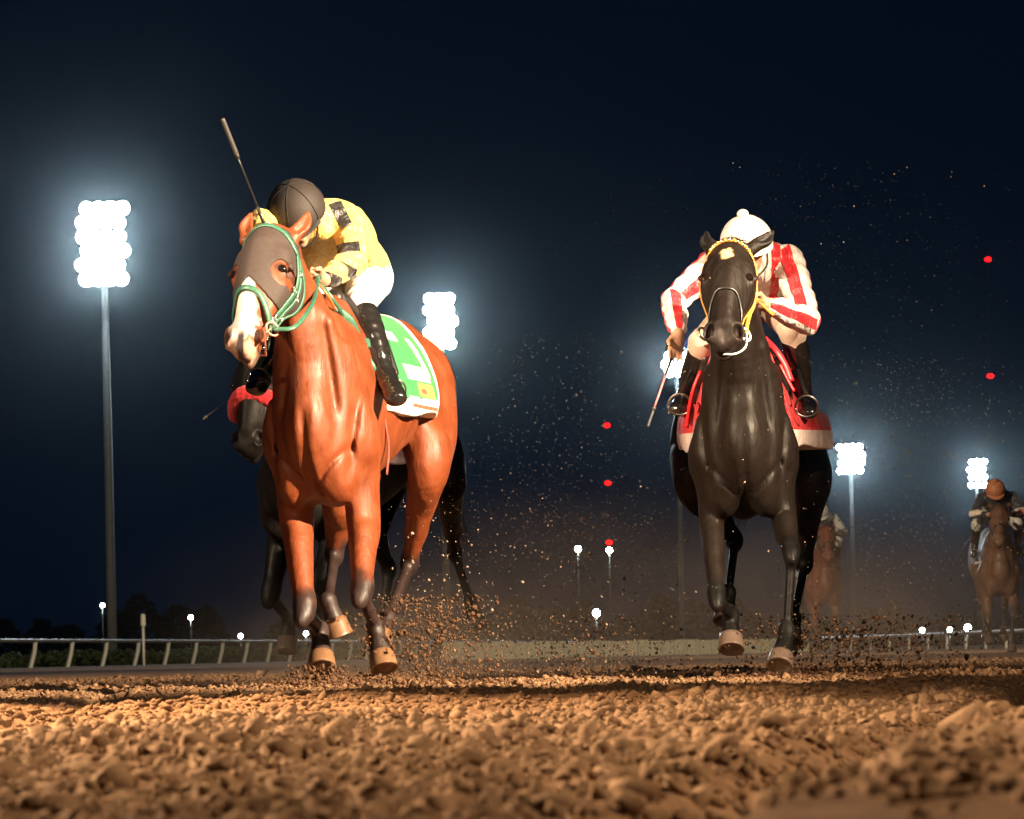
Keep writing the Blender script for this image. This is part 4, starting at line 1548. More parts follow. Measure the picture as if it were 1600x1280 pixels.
sd1 = saddle(h1, 'small black racing saddle between the yellow rider and the green cloth', M_blk, M_white)
stirrup(P(620, 624, 13.9), P(607, 600, 14.05), P(585, 520, 14.15), sd1, M_steel, M_green)
stirrup(P(400, 606, 13.98), P(408, 586, 14.15), P(440, 500, 14.2), sd1, M_steel, M_green)
draw_strap('girth', [P(601, 655, 13.95), P(607, 700, 14.0), P(604, 742, 14.0)], .016, plain('girth_web', (.22, .05, .04), .7), sd1, (.9, -.5, 0))
draw_strap('neck_strap', [P(512, 505, 13.75), P(536, 520, 13.8), P(548, 545, 13.85), P(560, 548, 13.85), P(574, 540, 13.9)], .045, M_green, sd1)
draw_strap('neck_strap', [P(520, 482, 13.7), P(545, 500, 13.75), P(560, 528, 13.8), P(585, 540, 13.9)], .045, M_green, sd1)
draw_strap('breast_strap', [P(570, 555, 13.85), P(582, 575, 13.85), P(592, 596, 13.9)], .035, M_green, sd1)
p_, q_ = (lambda f: f.mesh(.006))(Field().add(Cone(P(557, 546, 13.86), P(573, 560, 13.9), .022, .028), .02))
np_mesh('pommel_pad', p_, q_, M_white, sd1)
# reins of the bay, from the bit to the hands
for pts_, w in (([H1.p(.78, .085, -.06), P(462, 510, 12.98), P(490, 470, 13.25), P(497, 432, 13.55), P(500, 436, 13.6)], .020),
                ([P(500, 442, 13.6), P(520, 468, 13.6), P(532, 486, 13.7), P(545, 515, 13.8)], .018)):
    draw_strap('rein', pts_, w, M_green, r1)
draw_strap('rein', [P(495, 440, 13.55), P(512, 462, 13.55), P(524, 484, 13.65)], .012, plain('orange_rein', (.65, .12, .03), .5), r1)
# mane along the crest
def mane(h, H, root, n=260, side=-1, ln=.10, seed=3, t0=.0, t1=.9, lift=.2):
    r = np.random.default_rng(seed)
    a, b = V(h.T(0, .0, 1.62)), H.p(-.05, 0, -.13)
    q = np.array([lerp(a, b, t0 + (t1 - t0) * r.random()) + V(r.normal(0, .012), 0, .12) for _ in range(n)])
    q = h.f.snap(q, -.004, 8)
    d = np.tile(V(side * .5, .4, lift), (n, 1))
    return strands('mane', q, d, ln, .004, M_hair, root, .6, 5, .3, seed)


def tail(h, root, mat=None, seed=5, n=200, ln=.8, back=1.0, colr=None):
    r = np.random.default_rng(seed)
    b = V(h.T(0, 1.50, 1.40))
    q = b + r.normal(0, .018, (n, 3)).astype(F32)
    d = np.tile(h.T(0, 1, -.8) - h.T(0, 0, 0) - V(0, 0, h.lift), (n, 1))
    return strands('tail', q, d, ln * .75, .007, mat or M_hair, root, .35, 8, .05, seed)


mane(h1, H1, r1)
tail(h1, r1)

# ================================================================== black horse
o2 = P(1167, 1023, 14.9)
h2 = Horse((o2.x, o2.y, 0), R(3.5), .05, 1.12)
H2 = Head(P(1141, 388, 14.12), P(1128, 550, 13.78), R(8), -.04, L=.545, width=1.13)
legs2 = dict(
    fl=dict(elbow=P(1112, 818, 14.6), knee=P(1120, 938, 14.15), fet=P(1142, 962, 14.45), hoof=P(1142, 1019, 14.35)),
    fr=dict(elbow=P(1226, 812, 14.55), knee=P(1237, 866, 14.25), fet=P(1230, 985, 14.2), hoof=P(1216, 1046, 14.05)),
    hl=dict(stifle=P(1085, 755, 15.6), hock=P(1148, 845, 15.9), fet=P(1138, 925, 15.5), hoof=P(1132, 975, 15.4)),
    hr=dict(stifle=P(1268, 745, 15.6), hock=P(1257, 880, 15.9), fet=P(1240, 965, 15.5), hoof=P(1235, 1010, 15.4)))
f2 = h2.build_field(H2, legs2, hips=.30, ear_dir=((-.30, -.15), (.90, .0)), ear_len=.138, ear_off=((0, .02), (.012, .035)), lg=.72, cw=.86, neck_r=.95)
r2 = empty('horse', h2.o)
tag(r2, 'nearly black horse with a small tan star and gold bridle, galloping between the lamps', 'horse', 'racehorses')
pts, q = f2.mesh(.0085, muscle_extra(h2, .0022, .008))
cols = coat_colors(h2, pts, (.0085, .0058, .0046), (.004, .0036, .0035))
cols = head_marks(h2, pts, cols, star=(.17, -.008, .028, (.50, .33, .18)), lip=(.90, (.018, .013, .012)), ears=(.010, .009, .009))
np_mesh('body', pts, q, M_black, r2, cols)
for k_, (co, tip, dn) in enumerate(h2.hooves):
    hoof_mesh(co, tip, (1, 0, 0), (0, -1, .1), M_hoofd, r2)
eyes(H2, r2, M_eye, dl=-.0115, dn=.016)
hf2 = Field(); head_field(hf2, H2, ears=False)
for nm, ctrl, w, m_ in (('browband', [(.26, -.105, -.05), (.12, -.098, -.03), (.045, -.06, .015), (.02, 0, .025), (.045, .06, .015), (.12, .098, -.03), (.26, .105, -.05)], .020, M_gold),
                        ('cheekpiece', [(.26, .105, -.05), (.45, .105, -.10), (.60, .082, -.09), (.80, .070, -.06)], .018, M_gold),
                        ('cheekpiece', [(.30, .108, -.09), (.50, .10, -.13), (.66, .078, -.12), (.80, .068, -.08)], .014, M_gold),
                        ('cheekpiece', [(.26, -.105, -.05), (.45, -.105, -.08), (.62, -.085, -.07), (.80, -.070, -.055)], .016, M_gold),
                        ('noseband', [(.84, -.070, -.05), (.66, -.066, -.01), (.54, -.035, .03), (.52, 0, .035), (.54, .035, .03), (.66, .066, -.01), (.84, .070, -.05)], .013, M_blk)):
    hstrap(H2, hf2, nm, ctrl, w, m_, r2, .003, .005)
# beads on the gold browband
for j in range(15):
    a = -.075 + .15 * j / 14
    c = hf2.snap([H2.p(.03 + 3.0 * a * a * 1.6, a, .02)], .009)[0]
    vs, fs = sphere_vf(c, .0075, 8, 6)
    mesh_obj('stud', vs, fs, M_metal if j % 2 else M_gold, r2)
for sg in (1, -1):
    c = H2.p(.84, sg * .080, -.052)
    ring('bit_ring', c, H2.l * .7 + H2.n * .7, .030, .006, M_white if sg > 0 else M_metal, r2)
vs, fs = tube(resample([H2.p(.84, .086, -.04), H2.p(.97, .086, -.05), H2.p(1.03, .05, -.06), H2.p(1.02, .0, -.07)], 12), .0045, 6)
mesh_obj('lip_strap', vs, fs, M_white, r2)
draw_strap('rein', [H2.p(.84, .086, -.052), P(1168, 505, 13.95), P(1180, 470, 14.2), P(1192, 472, 14.45)], .018, M_gold, r2)
draw_strap('rein', [P(1178, 465, 14.2), P(1196, 482, 14.4), P(1208, 492, 14.45)], .016, M_gold, r2)
mane(h2, H2, r2, 200, 1, .10, 8, .55, 1.0)
r_ = np.random.default_rng(12)
q_ = hf2.snap([H2.p(.0 + .05 * r_.random(), r_.normal(.01, .022), -.0) for _ in range(90)], 0)
strands('forelock', q_, np.tile(H2.n * .2 - H2.a * .7 + H2.l * .9, (90, 1)), .055, .002, M_hair, r2, .2, 4, .45, 4)
tail(h2, r2)


def clothmask2(x, y, z):
    bord = np.minimum(.95 - y + .04 * (z - 1.3), z - 1.02 - .05 * y)
    white = bord - .085
    white = np.minimum(white, np.maximum(np.abs((y - .42) * .35 + (z - 1.42) * .9) - .022, np.abs(y - .45) - .18))
    tanp = rect(y, z, .62, 1.10, .08, .05)
    return np.concatenate([msk(white), np.zeros((len(x), 1)), msk(tanp)], 1)


M_cloth_r = silk_mat('red_cloth', ((.62, .010, .018), [('Red', (.78, .60, .56)), ('Blue', (.52, .34, .27))]), .6, .4)
cl2, cfn2 = saddle_cloth(h2, 'saddle_cloth', M_cloth_r, clothmask2, -.06, .95, 1.02, .065, rflare=4.2)
tag(cl2, 'red saddle cloth with a wide pale pink border, on the black horse', 'saddle cloth')
sd2 = saddle(h2, 'black saddle edged in red, under the rider in red and white stripes', M_blk, M_white)
stirrup(P(1262, 648, 14.75), P(1258, 628, 14.95), P(1240, 560, 15.1), sd2, M_steel, M_blk)
stirrup(P(1060, 645, 14.75), P(1066, 625, 14.95), P(1090, 560, 15.1), sd2, M_steel, M_blk)
M_redtrim = plain('red_trim', (.62, .010, .018), .45)
draw_strap('piping', [P(1095, 580, 14.62), P(1084, 608, 14.62), P(1077, 640, 14.66), P(1073, 668, 14.7)], .020, M_redtrim, sd2, (-.4, -1, 0), .008)
draw_strap('piping', [P(1195, 530, 14.55), P(1212, 548, 14.6), P(1226, 570, 14.6), P(1236, 596, 14.6)], .034, M_redtrim, sd2, (.4, -1, .3), .008)
draw_strap('piping', [P(1218, 570, 14.5), P(1228, 590, 14.5), P(1240, 612, 14.5)], .016, M_redtrim, sd2, (.4, -1, .3), .008)

# ================================================================== dark horse with the red nose roll, behind the bay
o3 = P(520, 1023, 17.3)
h3 = Horse((o3.x, o3.y, 0), R(20), .08)
H3 = Head(P(402, 548, 16.45), P(381, 716, 16.15), R(22), 0, width=1.2)
T3 = h3.T
legs3 = generic_legs(T3)
legs3['hr'] = dict(stifle=P(700, 752, 18.2), hock=P(710, 862, 18.9), fet=P(734, 940, 18.8), hoof=P(748, 982, 18.7))
f3 = h3.build_field(H3, legs3, ear_dir=((-.35, -.6), (.35, -.6)), ear_len=.14)
r3 = empty('horse', h3.o)
tag(r3, 'dark horse with a red fleece nose roll, mostly hidden behind the bay', 'horse', 'racehorses')
pts, q = f3.mesh(.014)
cols = coat_colors(h3, pts, (.006, .0048, .0042), (.004, .0036, .0036))
np_mesh('body', pts, q, M_black, r3, cols)
for co, tip, dn in h3.hooves: hoof_mesh(co, tip, (1, 0, 0), (0, -1, .1), M_hoofd, r3)
eyes(H3, r3, M_eye)
hf3 = Field(); head_field(hf3, H3, ears=False)
roll = Field()
ctrl = [H3.p(*c) for c in ((.52, -.105, -.10), (.50, -.075, -.02), (.48, -.03, .03), (.48, .03, .03), (.50, .075, -.02), (.52, .105, -.10))]
roll.add(loft([(c, .046, .046) for c in ctrl], None, 5, .9), .02)
pts, q = roll.mesh(.006, wrinkle_extra(.0022, 160, 4))
np_mesh('nose_roll', pts, q, M_redroll, r3)
hstrap(H3, hf3, 'cheekpiece', [(.2, .11, -.08), (.5, .1, -.1), (.84, .075, -.06)], .02, M_blk, r3)
tail(h3, r3)


def clothmask3(x, y, z):
    bord = np.minimum(.80 - y, z - 1.10)
    return np.concatenate([msk(bord - .05), np.zeros((len(x), 2))], 1)


M_cloth_p = silk_mat('pink_cloth', ((.62, .36, .42), [('Red', (.75, .6, .62))]), .6, .4)
cl3, _ = saddle_cloth(h3, 'saddle_cloth', M_cloth_p, clothmask3, -.06, .80, 1.10, .05, .012)
tag(cl3, 'pale pink saddle cloth on the dark horse behind the bay', 'saddle cloth')

# ================================================================== the two trailing horses, far behind
def far_horse(px, D, yaw, label, base, points, group='racehorses', vox=.022, head_lo=0.0, nm='horse'):
    o = P(px, 1023, D)
    h = Horse((o.x, o.y, 0), yaw, .05)
    T = h.T
    H = Head(T(-.02, -.85, 1.80 - head_lo), T(-.06, -1.22, 1.36 - head_lo), yaw, 0, width=1.15)
    f = h.build_field(H, generic_legs(T), ear_dir=((-.3, -.2), (.3, -.2)))
    r = empty(nm, h.o)
    tag(r, label, 'horse', group)
    pts, q = f.mesh(vox)
    np_mesh('body', pts, q, M_bay, r, coat_colors(h, pts, base, points))
    for co, tip, dn in h.hooves: hoof_mesh(co, tip, (1, 0, 0), (0, -1, .1), M_hoofd, r)
    eyes(H, r, M_eye)
    hf = Field(); head_field(hf, H, ears=False)
    for nm_, ctrl, w in (('browband', [(.22, -.105, -.05), (.10, -.09, -.01), (.04, 0, .03), (.10, .09, -.01), (.22, .105, -.05)], .022),
                         ('cheekpiece', [(.22, .105, -.05), (.5, .1, -.1), (.84, .075, -.06)], .02), ('cheekpiece', [(.22, -.105, -.05), (.5, -.1, -.1), (.84, -.075, -.06)], .02),
                         ('noseband', [(.7, -.066, -.04), (.56, 0, .03), (.7, .066, -.04)], .02)):
        hstrap(H, hf, nm_, ctrl, w, M_blk, r)
    tail(h, r, n=90)
    return h, r


h4, r4 = far_horse(1562, 40.6, R(5), 'brown horse at the right edge of the picture, ridden by the orange cap', (.12, .065, .038), (.03, .02, .018))
h5, r5 = far_horse(1284, 46.0, R(-3), 'chestnut horse far back, half hidden behind the black horse in the dust', (.15, .05, .028), (.10, .04, .025))


def clothmask_far(x, y, z):
    bord = np.minimum(.80 - y, z - 1.10)
    return np.concatenate([msk(bord - .05), np.zeros((len(x), 2))], 1)


cl4, _ = saddle_cloth(h4, 'saddle_cloth', silk_mat('blue_cloth', ((.03, .05, .10), [('Red', (.7, .68, .65))])), clothmask_far, -.06, .80, 1.10, .05, .02)
tag(cl4, 'dark saddle cloth with pale edge on the brown horse at the right edge', 'saddle cloth')
cl5, _ = saddle_cloth(h5, 'saddle_cloth', silk_mat('grey_cloth', ((.3, .28, .25), [('Red', (.6, .58, .55))])), clothmask_far, -.06, .80, 1.10, .05, .02)
tag(cl5, 'grey saddle cloth on the chestnut horse in the dust', 'saddle cloth')
M_skin = plain('skin', (.46, .24, .15), .5, var=.08, scale=80, bump_s=.1)
M_bootm = plain('boot_leather', (.012, .011, .011), .18, coat=.6, bump_s=.15, scale=22, bump_d=.006)


def dress(J, rd, root, jacket_mat, jacket_mask, breech_mat, boot_mat=None, vox=.006, gr=0.013, boot_r=1.0):
    f = rd.body()
    pts, q = f.mesh(max(vox, .0074))
    np_mesh('body', pts, q, M_skin, root)
    up = nrm(J['neck'] - J['pelvis']); lat = nrm(J['shr'] - J['shl'])
    g = gr
    jf = Field()
    jf.add(loft([(lerp(J['pelvis'], J['neck'], .08), .155 + g, .12 + g), (lerp(J['pelvis'], J['neck'], .35), .145 + g, .12 + g), (lerp(J['pelvis'], J['neck'], .75), .165 + g, .125 + g), (lerp(J['pelvis'], J['neck'], 1.0), .12, .085)], lat, 5, .9), .03)
    jf.add(Cone(J['shl'], J['shr'], .062 + g, .062 + g), .05)
    jf.add(Cone(J['neck'], lerp(J['neck'], J['head'], .35), .068, .066), .03)
    for a in ('l', 'r'):
        jf.add(loft([(J['sh' + a], .060 + g, .060 + g), (lerp(J['sh' + a], J['el' + a], .5), .052 + g * 1.3, .056 + g * 1.3), (J['el' + a], .044 + g, .046 + g)], None, 5, .9), .02)
        w = lerp(J['el' + a], J['wr' + a], .93)
        jf.add(loft([(J['el' + a], .046 + g, .048 + g), (lerp(J['el' + a], w, .35), .046 + g, .046 + g), (lerp(J['el' + a], w, .85), .034 + g * .7, .036 + g * .7), (w, .031, .034)], None, 5, .9), .015)
    pts, q = jf.mesh(vox, wrinkle_extra(.0050, 44, 1))
    np_mesh('jacket', pts, q, jacket_mat, root, jacket_mask(pts))
    bf = Field()
    bf.add(loft([(lerp(J['pelvis'], J['neck'], -.12), .12, .10), (J['pelvis'], .158, .125), (lerp(J['pelvis'], J['neck'], .2), .148, .12)], lat, 5, .9), .03)
    for a in ('l', 'r'):
        bf.add(loft([(J['hp' + a], .105, .105), (lerp(J['hp' + a], J['kn' + a], .5), .086, .090), (J['kn' + a], .066, .068)], None, 5, .9), .04)
        bf.add(loft([(J['kn' + a], .064, .066), (lerp(J['kn' + a], J['an' + a], .25), .058, .062)], None, 5, .9), .03)
    pts, q = bf.mesh(vox, wrinkle_extra(.0022, 55, 2))
    np_mesh('breeches', pts, q, breech_mat, root)
    for a in ('l', 'r'):
        bt = boot_field(J, a, boot_r)
        an = J['an' + a]
        pts, q = bt.mesh(vox, wrinkle_extra(.0012, 75, 3))
        np_mesh('boot', pts, q, boot_mat or M_bootm, root)
    return f


# --- rider in yellow
J1 = dict(pelvis=P(558, 430, 14.75), neck=P(505, 345, 14.15), head=P(466, 338, 13.92), crown=P(450, 298, 13.80), look=(-.15, -.75, -.65),
          shl=P(452, 355, 14.05), shr=P(546, 350, 14.15), ell=P(409, 350, 13.8), elr=P(551, 410, 13.95), wrl=P(420, 380, 13.6), wrr=P(507, 438, 13.65),
          hdl=(-.05, -.3, .9), hnl=(-.2, -1, 0), hdr=(-.8, -.5, .25), hnr=(.1, -.8, -.6),
          hpl=P(520, 450, 14.75), hpr=P(578, 436, 14.78), knl=P(470, 490, 14.15), knr=P(561, 474, 14.0), anl=P(410, 586, 14.15), anr=P(604, 594, 13.88),
          tol=P(401, 606, 13.98), tor=P(619, 622, 13.72))
rd1 = Rider(J1)
rd1.curl = {'l': (1.2, 1.3, .9), 'r': (1.1, 1.3, .9)}
J1 = rd1.J
rj1 = empty('person', J1['pelvis'])
tag(rj1, 'jockey in yellow silks with black bars and a black cap, crouched on the bay horse', 'person', 'jockeys')
Yl, Bk = (.86, .55, .12), (.010, .008, .008)
M_silk_y = silk_mat('yellow_silk', (Yl, [('Red', Bk)]))
M_breech_w = plain('white_breeches', (.80, .78, .75), .6, var=.05)


def mask1(Q):
    sd = np.full(len(Q), 1.0, dtype=F32)
    for (c, hx, hz, ax) in ((P(532, 335, 14.05), .030, .066, (1, 0, .45)), (P(541, 388, 13.95), .062, .026, (1, 0, .12)), (P(536, 424, 13.9), .062, .026, (1, 0, -.42)),
                            (P(512, 442, 13.66), .05, .045, (1, 0, -.3))):
        sd = np.minimum(sd, box_sd(Q, c, hx, hz, ax, .14))
    return msk(sd)


dress(J1, rd1, rj1, M_silk_y, mask1, M_breech_w, boot_r=1.12)
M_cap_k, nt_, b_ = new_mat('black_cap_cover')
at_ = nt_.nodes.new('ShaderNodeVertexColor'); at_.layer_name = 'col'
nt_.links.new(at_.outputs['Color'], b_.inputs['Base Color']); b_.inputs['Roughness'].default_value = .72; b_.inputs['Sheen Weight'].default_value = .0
bump(nt_, b_, noise(nt_, 30, 3).outputs['Fac'], .35, .006)
helmet(J1, rd1.hf, 'helmet', M_cap_k, rj1, (.130, .146, .132), tilt=-.15, cover=lambda a, th: (.018, .012, .010) if math.cos(a - .2) > 0 else (.006, .005, .005))  # browner half: shine of the lit side painted into the cover colour

# --- rider in red and white
J2 = dict(pelvis=P(1190, 452, 15.6), neck=P(1185, 412, 15.0), head=P(1168, 390, 14.85), crown=P(1163, 350, 14.80), look=(.1, -.85, -.5),
          shl=P(1112, 418, 14.98), shr=P(1232, 408, 14.98), ell=P(1052, 470, 14.8), elr=P(1262, 503, 14.75), wrl=P(1060, 522, 14.6), wrr=P(1196, 474, 14.5),
          hdl=(-.22, -.25, -1), hnl=(.5, -.9, .1), hdr=(-.85, -.4, .1), hnr=(.1, -.8, -.6),
          hpl=P(1160, 480, 15.6), hpr=P(1215, 475, 15.6), knl=P(1100, 535, 14.95), knr=P(1238, 512, 14.95), anl=P(1066, 632, 15.2), anr=P(1258, 630, 15.2),
          tol=P(1060, 640, 15.0), tor=P(1262, 645, 15.0))
rd2 = Rider(J2)
J2 = rd2.J
rd2.curl = {'l': (.25, .3, .25), 'r': (1.0, 1.3, .9)}
rj2 = empty('person', J2['pelvis'])
tag(rj2, 'jockey in red and white striped silks and a white cap, on the black horse', 'person', 'jockeys')
Wh, Rd = (.78, .70, .66), (.62, .012, .02)
M_silk_r = silk_mat('striped_silk', (Wh, [('Red', Rd)]))
M_breech_t = plain('tan_breeches', (.55, .42, .33), .6, var=.08)


def mask2(Q):
    """lengthwise red stripes on sleeves and body"""
    out = np.full(len(Q), 1.0, dtype=F32)
    best = np.full(len(Q), 9.0, dtype=F32)
    front = V(0, -1, 0)
    for a, b, ph in ((J2['shl'], J2['ell'], .4), (J2['ell'], J2['wrl'], .2), (J2['shr'], J2['elr'], -.2), (J2['elr'], J2['wrr'], .1)):
        t, d = rd2.limb_param(Q, a, b)
        ax = nrm(b - a); s = nrm(np.cross(ax, front)); f = nrm(np.cross(s, ax))
        q = Q - a - t[:, None] * (b - a)
        ang = np.arctan2(q @ s, q @ f) + ph
        v = -np.cos(3.2 * ang) * .016 + .003
        m = d < best
        out = np.where(m, v, out); best = np.where(m, d, best)
    body = (best > .085) | (rd2.limb_param(Q, J2['pelvis'], J2['neck'])[1] < best * 1.4)
    xs = Q[:, 0] - J2['neck'][0]
    v = -np.cos(xs * 2 * math.pi / .13 + 2.6) * .016 + .007
    out = np.where(body, v, out)
    return msk(out)


dress(J2, rd2, rj2, M_silk_r, mask2, M_breech_t)
M_capw = plain('white_cap_cover', (.80, .68, .63), .5, sheen=.3, bump_s=.2, scale=40)
helmet(J2, rd2.hf, 'helmet', M_capw, rj2, (.124, .138, .126), tilt=-.05, button=M_capw)


def whip(name, pts, label, flap=True, rad=(.008, .0075, .005, .0035), flap_w=.022, fl=.30, mat=None):
    """crop: taped handle, thin shaft, flat flap at the tip"""
    a, b = V(pts[0]), V(pts[1])
    root = empty(name, a)
    tag(root, label, 'whip')
    n = 10
    vs, fs = tube([lerp(a, b, t) for t in (0, .12, .25)], [rad[0], rad[0], rad[1]], 8)
    mesh_obj('handle', vs, fs, M_blk, root)
    vs, fs = tube([lerp(a, b, t) for t in (.25, .6, 1 - fl)], [rad[2], rad[2] * .9, rad[3]], 8)
    mesh_obj('shaft', vs, fs, mat or M_blk, root)
    draw_strap('flap', [lerp(a, b, 1 - fl - .03), lerp(a, b, 1 - fl * .5), b], [flap_w * .6] + [flap_w] * 18 + [flap_w * .8], M_whipflap, root, (.3, -1, .1), .005)
    vs, fs = tube([lerp(a, b, 1 - fl - .04), lerp(a, b, 1 - fl + .01)], .010, 8)
    mesh_obj('keeper', vs, fs, M_whipflap, root)
    return root


M_whipflap = plain('whip_flap', (.014, .011, .010), .5)
M_whipred = plain('whip_shaft_red', (.45, .10, .10), .35)
whip('riding_whip', (P(420, 368, 13.56), P(347, 185, 13.35)), 'dark whip raised above the bay horse by the jockey in yellow', flap_w=.024)
whip('riding_whip', (P(1049, 560, 14.45), P(1012, 667, 14.4)), 'short whip held downward by the jockey in red and white', flap_w=.012, fl=.25, mat=M_whipred)

# hind riders: the same crouch carried to their own horses
def far_rider(h, label, jk, cap, breech, vox, head=(-.05, -.62, 2.10), arms=((-.36, -.45, 1.78), (.36, -.45, 1.78)), mask=None, up=0.0, cover=None, lean=0.0):
    T = h.T
    dz = up
    J = dict(pelvis=T(0, .42, 1.84 + dz), neck=T(lean, -.18, 1.96 + dz), head=T(lean + head[0] * .8, -.36, 2.02 + dz), crown=T(lean + head[0] * .8, -.44, 2.12 + dz), look=(0, -.85, -.5),
             shl=T(-.19 + lean, -.14, 1.95 + dz), shr=T(.19 + lean, -.14, 1.95 + dz), ell=T(-.31, -.30, 1.74 + dz), elr=T(.31, -.30, 1.74 + dz),
             wrl=T(-.14, -.52, 1.72 + dz * .5), wrr=T(.14, -.52, 1.72 + dz * .5), hdl=(.6, -.7, .1), hnl=(0, -.8, -.6), hdr=(-.6, -.7, .1), hnr=(0, -.8, -.6),
             hpl=T(-.12, .40, 1.78 + dz), hpr=T(.12, .40, 1.78 + dz), knl=T(-.26, -.02, 1.62), knr=T(.26, -.02, 1.62), anl=T(-.28, .22, 1.28), anr=T(.28, .22, 1.28),
             tol=T(-.30, .06, 1.22), tor=T(.30, .06, 1.22))
    rd = Rider(J); rd.curl = {'l': (1.0, 1.2, .8), 'r': (1.0, 1.2, .8)}
    r = empty('person', rd.J['pelvis'])
    tag(r, label, 'person', 'jockeys')
    dress(rd.J, rd, r, jk, mask or (lambda Q: np.zeros((len(Q), 1))), breech, vox=vox)
    helmet(rd.J, rd.hf, 'helmet', cap, r, (.125, .14, .125), button=cap)
    for a in ('l', 'r'):
        stirrup(rd.J['to' + a], rd.J['an' + a], lerp(rd.J['kn' + a], rd.J['pelvis'], .3), r, M_house, M_blk)
    return rd


M_breech_g = plain('grey_breeches', (.45, .44, .40), .6)
M_jk3 = silk_mat('tan_silk', ((.42, .24, .10), [('Red', (.03, .02, .02))]))
rd3 = far_rider(h3, 'jockey in tan silks glimpsed behind the white breeches of the yellow rider', M_jk3, plain('tan_cap', (.35, .2, .1), .6), M_breech_w, .010, up=0.0, lean=-.02)
M_jk4 = silk_mat('dark_silk', ((.03, .028, .035), [('Red', (.70, .62, .50)), ('Green', (.60, .10, .05))]))


def mask4(Q):
    sd = np.minimum(box_sd(Q, h4.T(-.27, -.28, 1.76), .12, .035, (1, 0, .2), .2), box_sd(Q, h4.T(.30, -.28, 1.76), .12, .05, (1, 0, .2), .2))
    s2 = box_sd(Q, h4.T(.26, -.30, 1.76), .03, .03, (1, 0, .2), .2)
    return np.concatenate([msk(sd), msk(s2)], 1)


rd4 = far_rider(h4, 'jockey in dark silks and an orange cap on the horse at the right edge', M_jk4, plain('orange_cap', (.34, .13, .05), .6), M_breech_g, .019, mask=mask4)
M_jk5 = silk_mat('grey_silk', ((.33, .33, .30), [('Red', (.1, .1, .1))]))
rd5 = far_rider(h5, 'jockey in pale grey silks far back, in the dust behind the black horse', M_jk5, plain('grey_cap', (.4, .4, .38), .6), M_breech_g, .020)
whip('riding_whip', (P(376, 612, 16.5), P(317, 655, 16.4)), 'thin whip sticking out left of the red nose roll', flap_w=.010, fl=.06)
whip('riding_whip', (h4.T(-.22, -.6, 1.70), h4.T(-.55, -.5, 1.15)), 'pale whip held low by the jockey with the orange cap', flap_w=.02, fl=.3)
whip('riding_whip', (h5.T(.20, -.5, 1.75), h5.T(.78, -.4, 1.92)), 'thin whip held out sideways by the grey jockey in the dust', flap_w=.012, fl=.1)
# ================================================================== dirt in the air
def cloud(n, px, py, D, seed, pw=1.0):
    """points spread through the air between and behind the horses"""
    r = np.random.default_rng(seed)
    X, Y, Z = [], [], []
    a = P(px[0], py[1], D[0]); 
    out = []
    while len(out) < n:
        d = r.uniform(*D); u = r.normal(.5, .24); v = 1 - r.random() ** pw
        if not (0 < u < 1): continue
        p = P(px[0] + (px[1] - px[0]) * u, py[1] + (py[0] - py[1]) * (r.random() ** pw), d)
        if p.z > .02: out.append(p[:])
    return np.array(out, dtype=F32), r


M_fly = dirt_mat('airborne_dirt', (.13, .10, .08), (.34, .27, .21))
parts_ = []
for (n, px, py, D, pw, g) in ((4800, (840, 1700), (250, 1050), (13.5, 24), 2.2, .0016), (4200, (620, 1120), (520, 1050), (14.5, 26), 1.8, .0032),
                              (5200, (1200, 1620), (560, 1050), (15.5, 28), 1.8, .0034), (3800, (740, 1080), (800, 1055), (15, 20), 1.3, .0038),
                              (900, (590, 800), (780, 1060), (14.2, 19), 1.3, .0045)):
    p, r_ = cloud(n, px, py, D, n, pw)
    parts_.append((p, (r_.gamma(1.5, g * .42, len(p)) + .0013).astype(F32)))
pos = np.concatenate([a for a, b in parts_]); sz = np.concatenate([b for a, b in parts_])
scatter('flying_dirt', pos, sz, 0, M_fly, 71, 1.0, label='fine dirt thrown into the night air between and behind the horses')
parts_ = []
for (n, px, py, D, pw, g) in ((1900, (540, 800), (930, 1075), (13.2, 15.0), 1.2, .0045), (1900, (1120, 1520), (960, 1075), (14.0, 16), 1.3, .0045), (450, (780, 1080), (960, 1060), (13.5, 17), 1.0, .004),
                              (500, (440, 560), (1040, 1080), (12.9, 13.8), 1.0, .0045)):
    p, r_ = cloud(n, px, py, D, n + 5, pw)
    parts_.append((p, (r_.gamma(1.6, g * .42, len(p)) + .0016).astype(F32)))
pos = np.concatenate([a for a, b in parts_]); sz = np.concatenate([b for a, b in parts_])
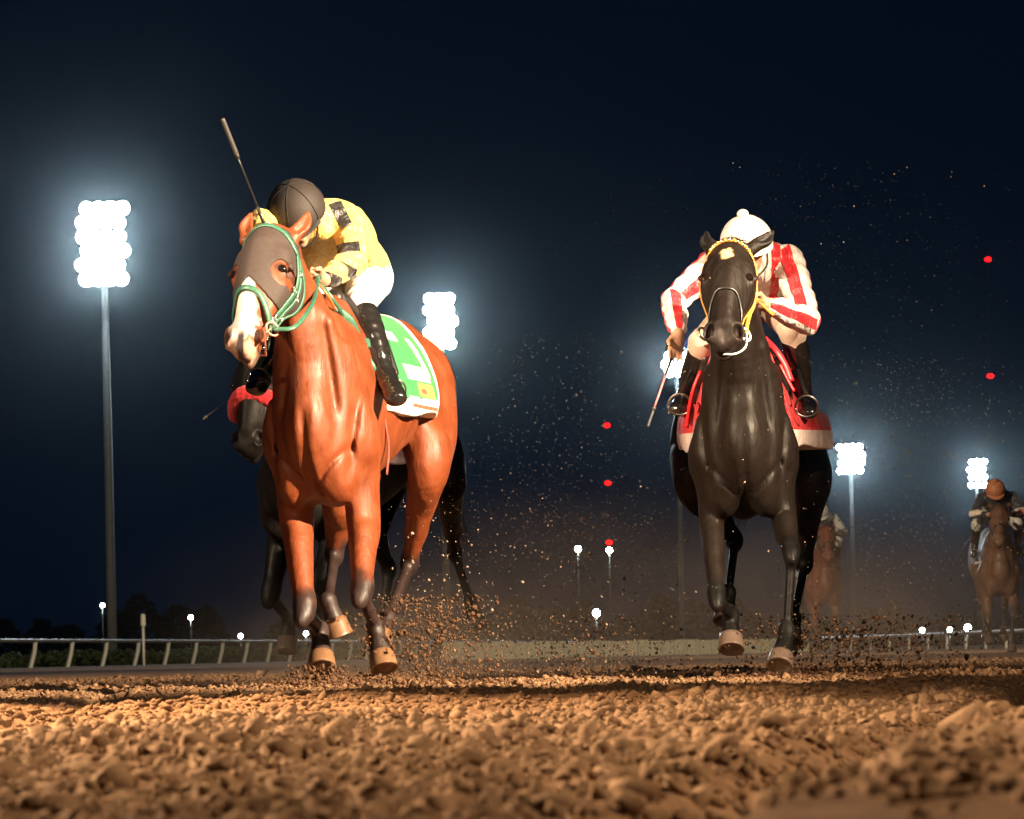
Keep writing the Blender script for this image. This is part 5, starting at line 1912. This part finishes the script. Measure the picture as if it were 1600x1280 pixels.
scatter('flying_clods', pos, sz, 1, M_torn, 72, 1.0, label='larger clods flung up by the hooves')


def puff(name, c, r, dens, label):
    """a drifting body of dust: dense at its heart, thinning out to nothing"""
    vs, fs = sphere_vf(c, 1.0, 24, 14, r)
    m = vol_mat('dust_air', (.95, .74, .55), dens, .3)
    nt = m.node_tree; v = [n for n in nt.nodes if n.type == 'PRINCIPLED_VOLUME'][0]
    tc = nt.nodes.new('ShaderNodeTexCoord'); mp = nt.nodes.new('ShaderNodeMapping'); g = nt.nodes.new('ShaderNodeTexGradient'); g.gradient_type = 'QUADRATIC_SPHERE'
    mp.inputs['Location'].default_value = (-1, -1, -1); mp.inputs['Scale'].default_value = (2, 2, 2)
    nt.links.new(tc.outputs['Generated'], mp.inputs[0]); nt.links.new(mp.outputs[0], g.inputs[0])
    ns = nt.nodes.new('ShaderNodeTexNoise'); ns.inputs['Scale'].default_value = 1.3; ns.inputs['Detail'].default_value = 3
    nt.links.new(tc.outputs['Object'], ns.inputs['Vector'])
    a = nt.nodes.new('ShaderNodeMath'); a.operation = 'SUBTRACT'; a.use_clamp = True; nt.links.new(ns.outputs['Fac'], a.inputs[0]); a.inputs[1].default_value = .32
    b_ = nt.nodes.new('ShaderNodeMath'); b_.operation = 'MULTIPLY'; nt.links.new(a.outputs[0], b_.inputs[0]); nt.links.new(g.outputs[0], b_.inputs[1])
    d = nt.nodes.new('ShaderNodeMath'); d.operation = 'MULTIPLY'; nt.links.new(b_.outputs[0], d.inputs[0]); d.inputs[1].default_value = dens * 8
    nt.links.new(d.outputs[0], v.inputs['Density'])
    o = mesh_obj(name, vs, fs, m)
    return tag(o, label, kind='stuff')


scene.cycles.volume_step_rate = 4.0
puff('dust_cloud', P(960, 965, 23), (4.2, 4.5, 1.2), .055, 'brown dust hanging behind the two leading horses')
puff('dust_cloud', P(1360, 970, 21), (2.4, 3.5, .9), .085, 'brown dust behind the hind legs of the black horse')
puff('dust_cloud', P(690, 1020, 16.5), (1.7, 2.2, .6), .22, 'low dust behind the bay horse')
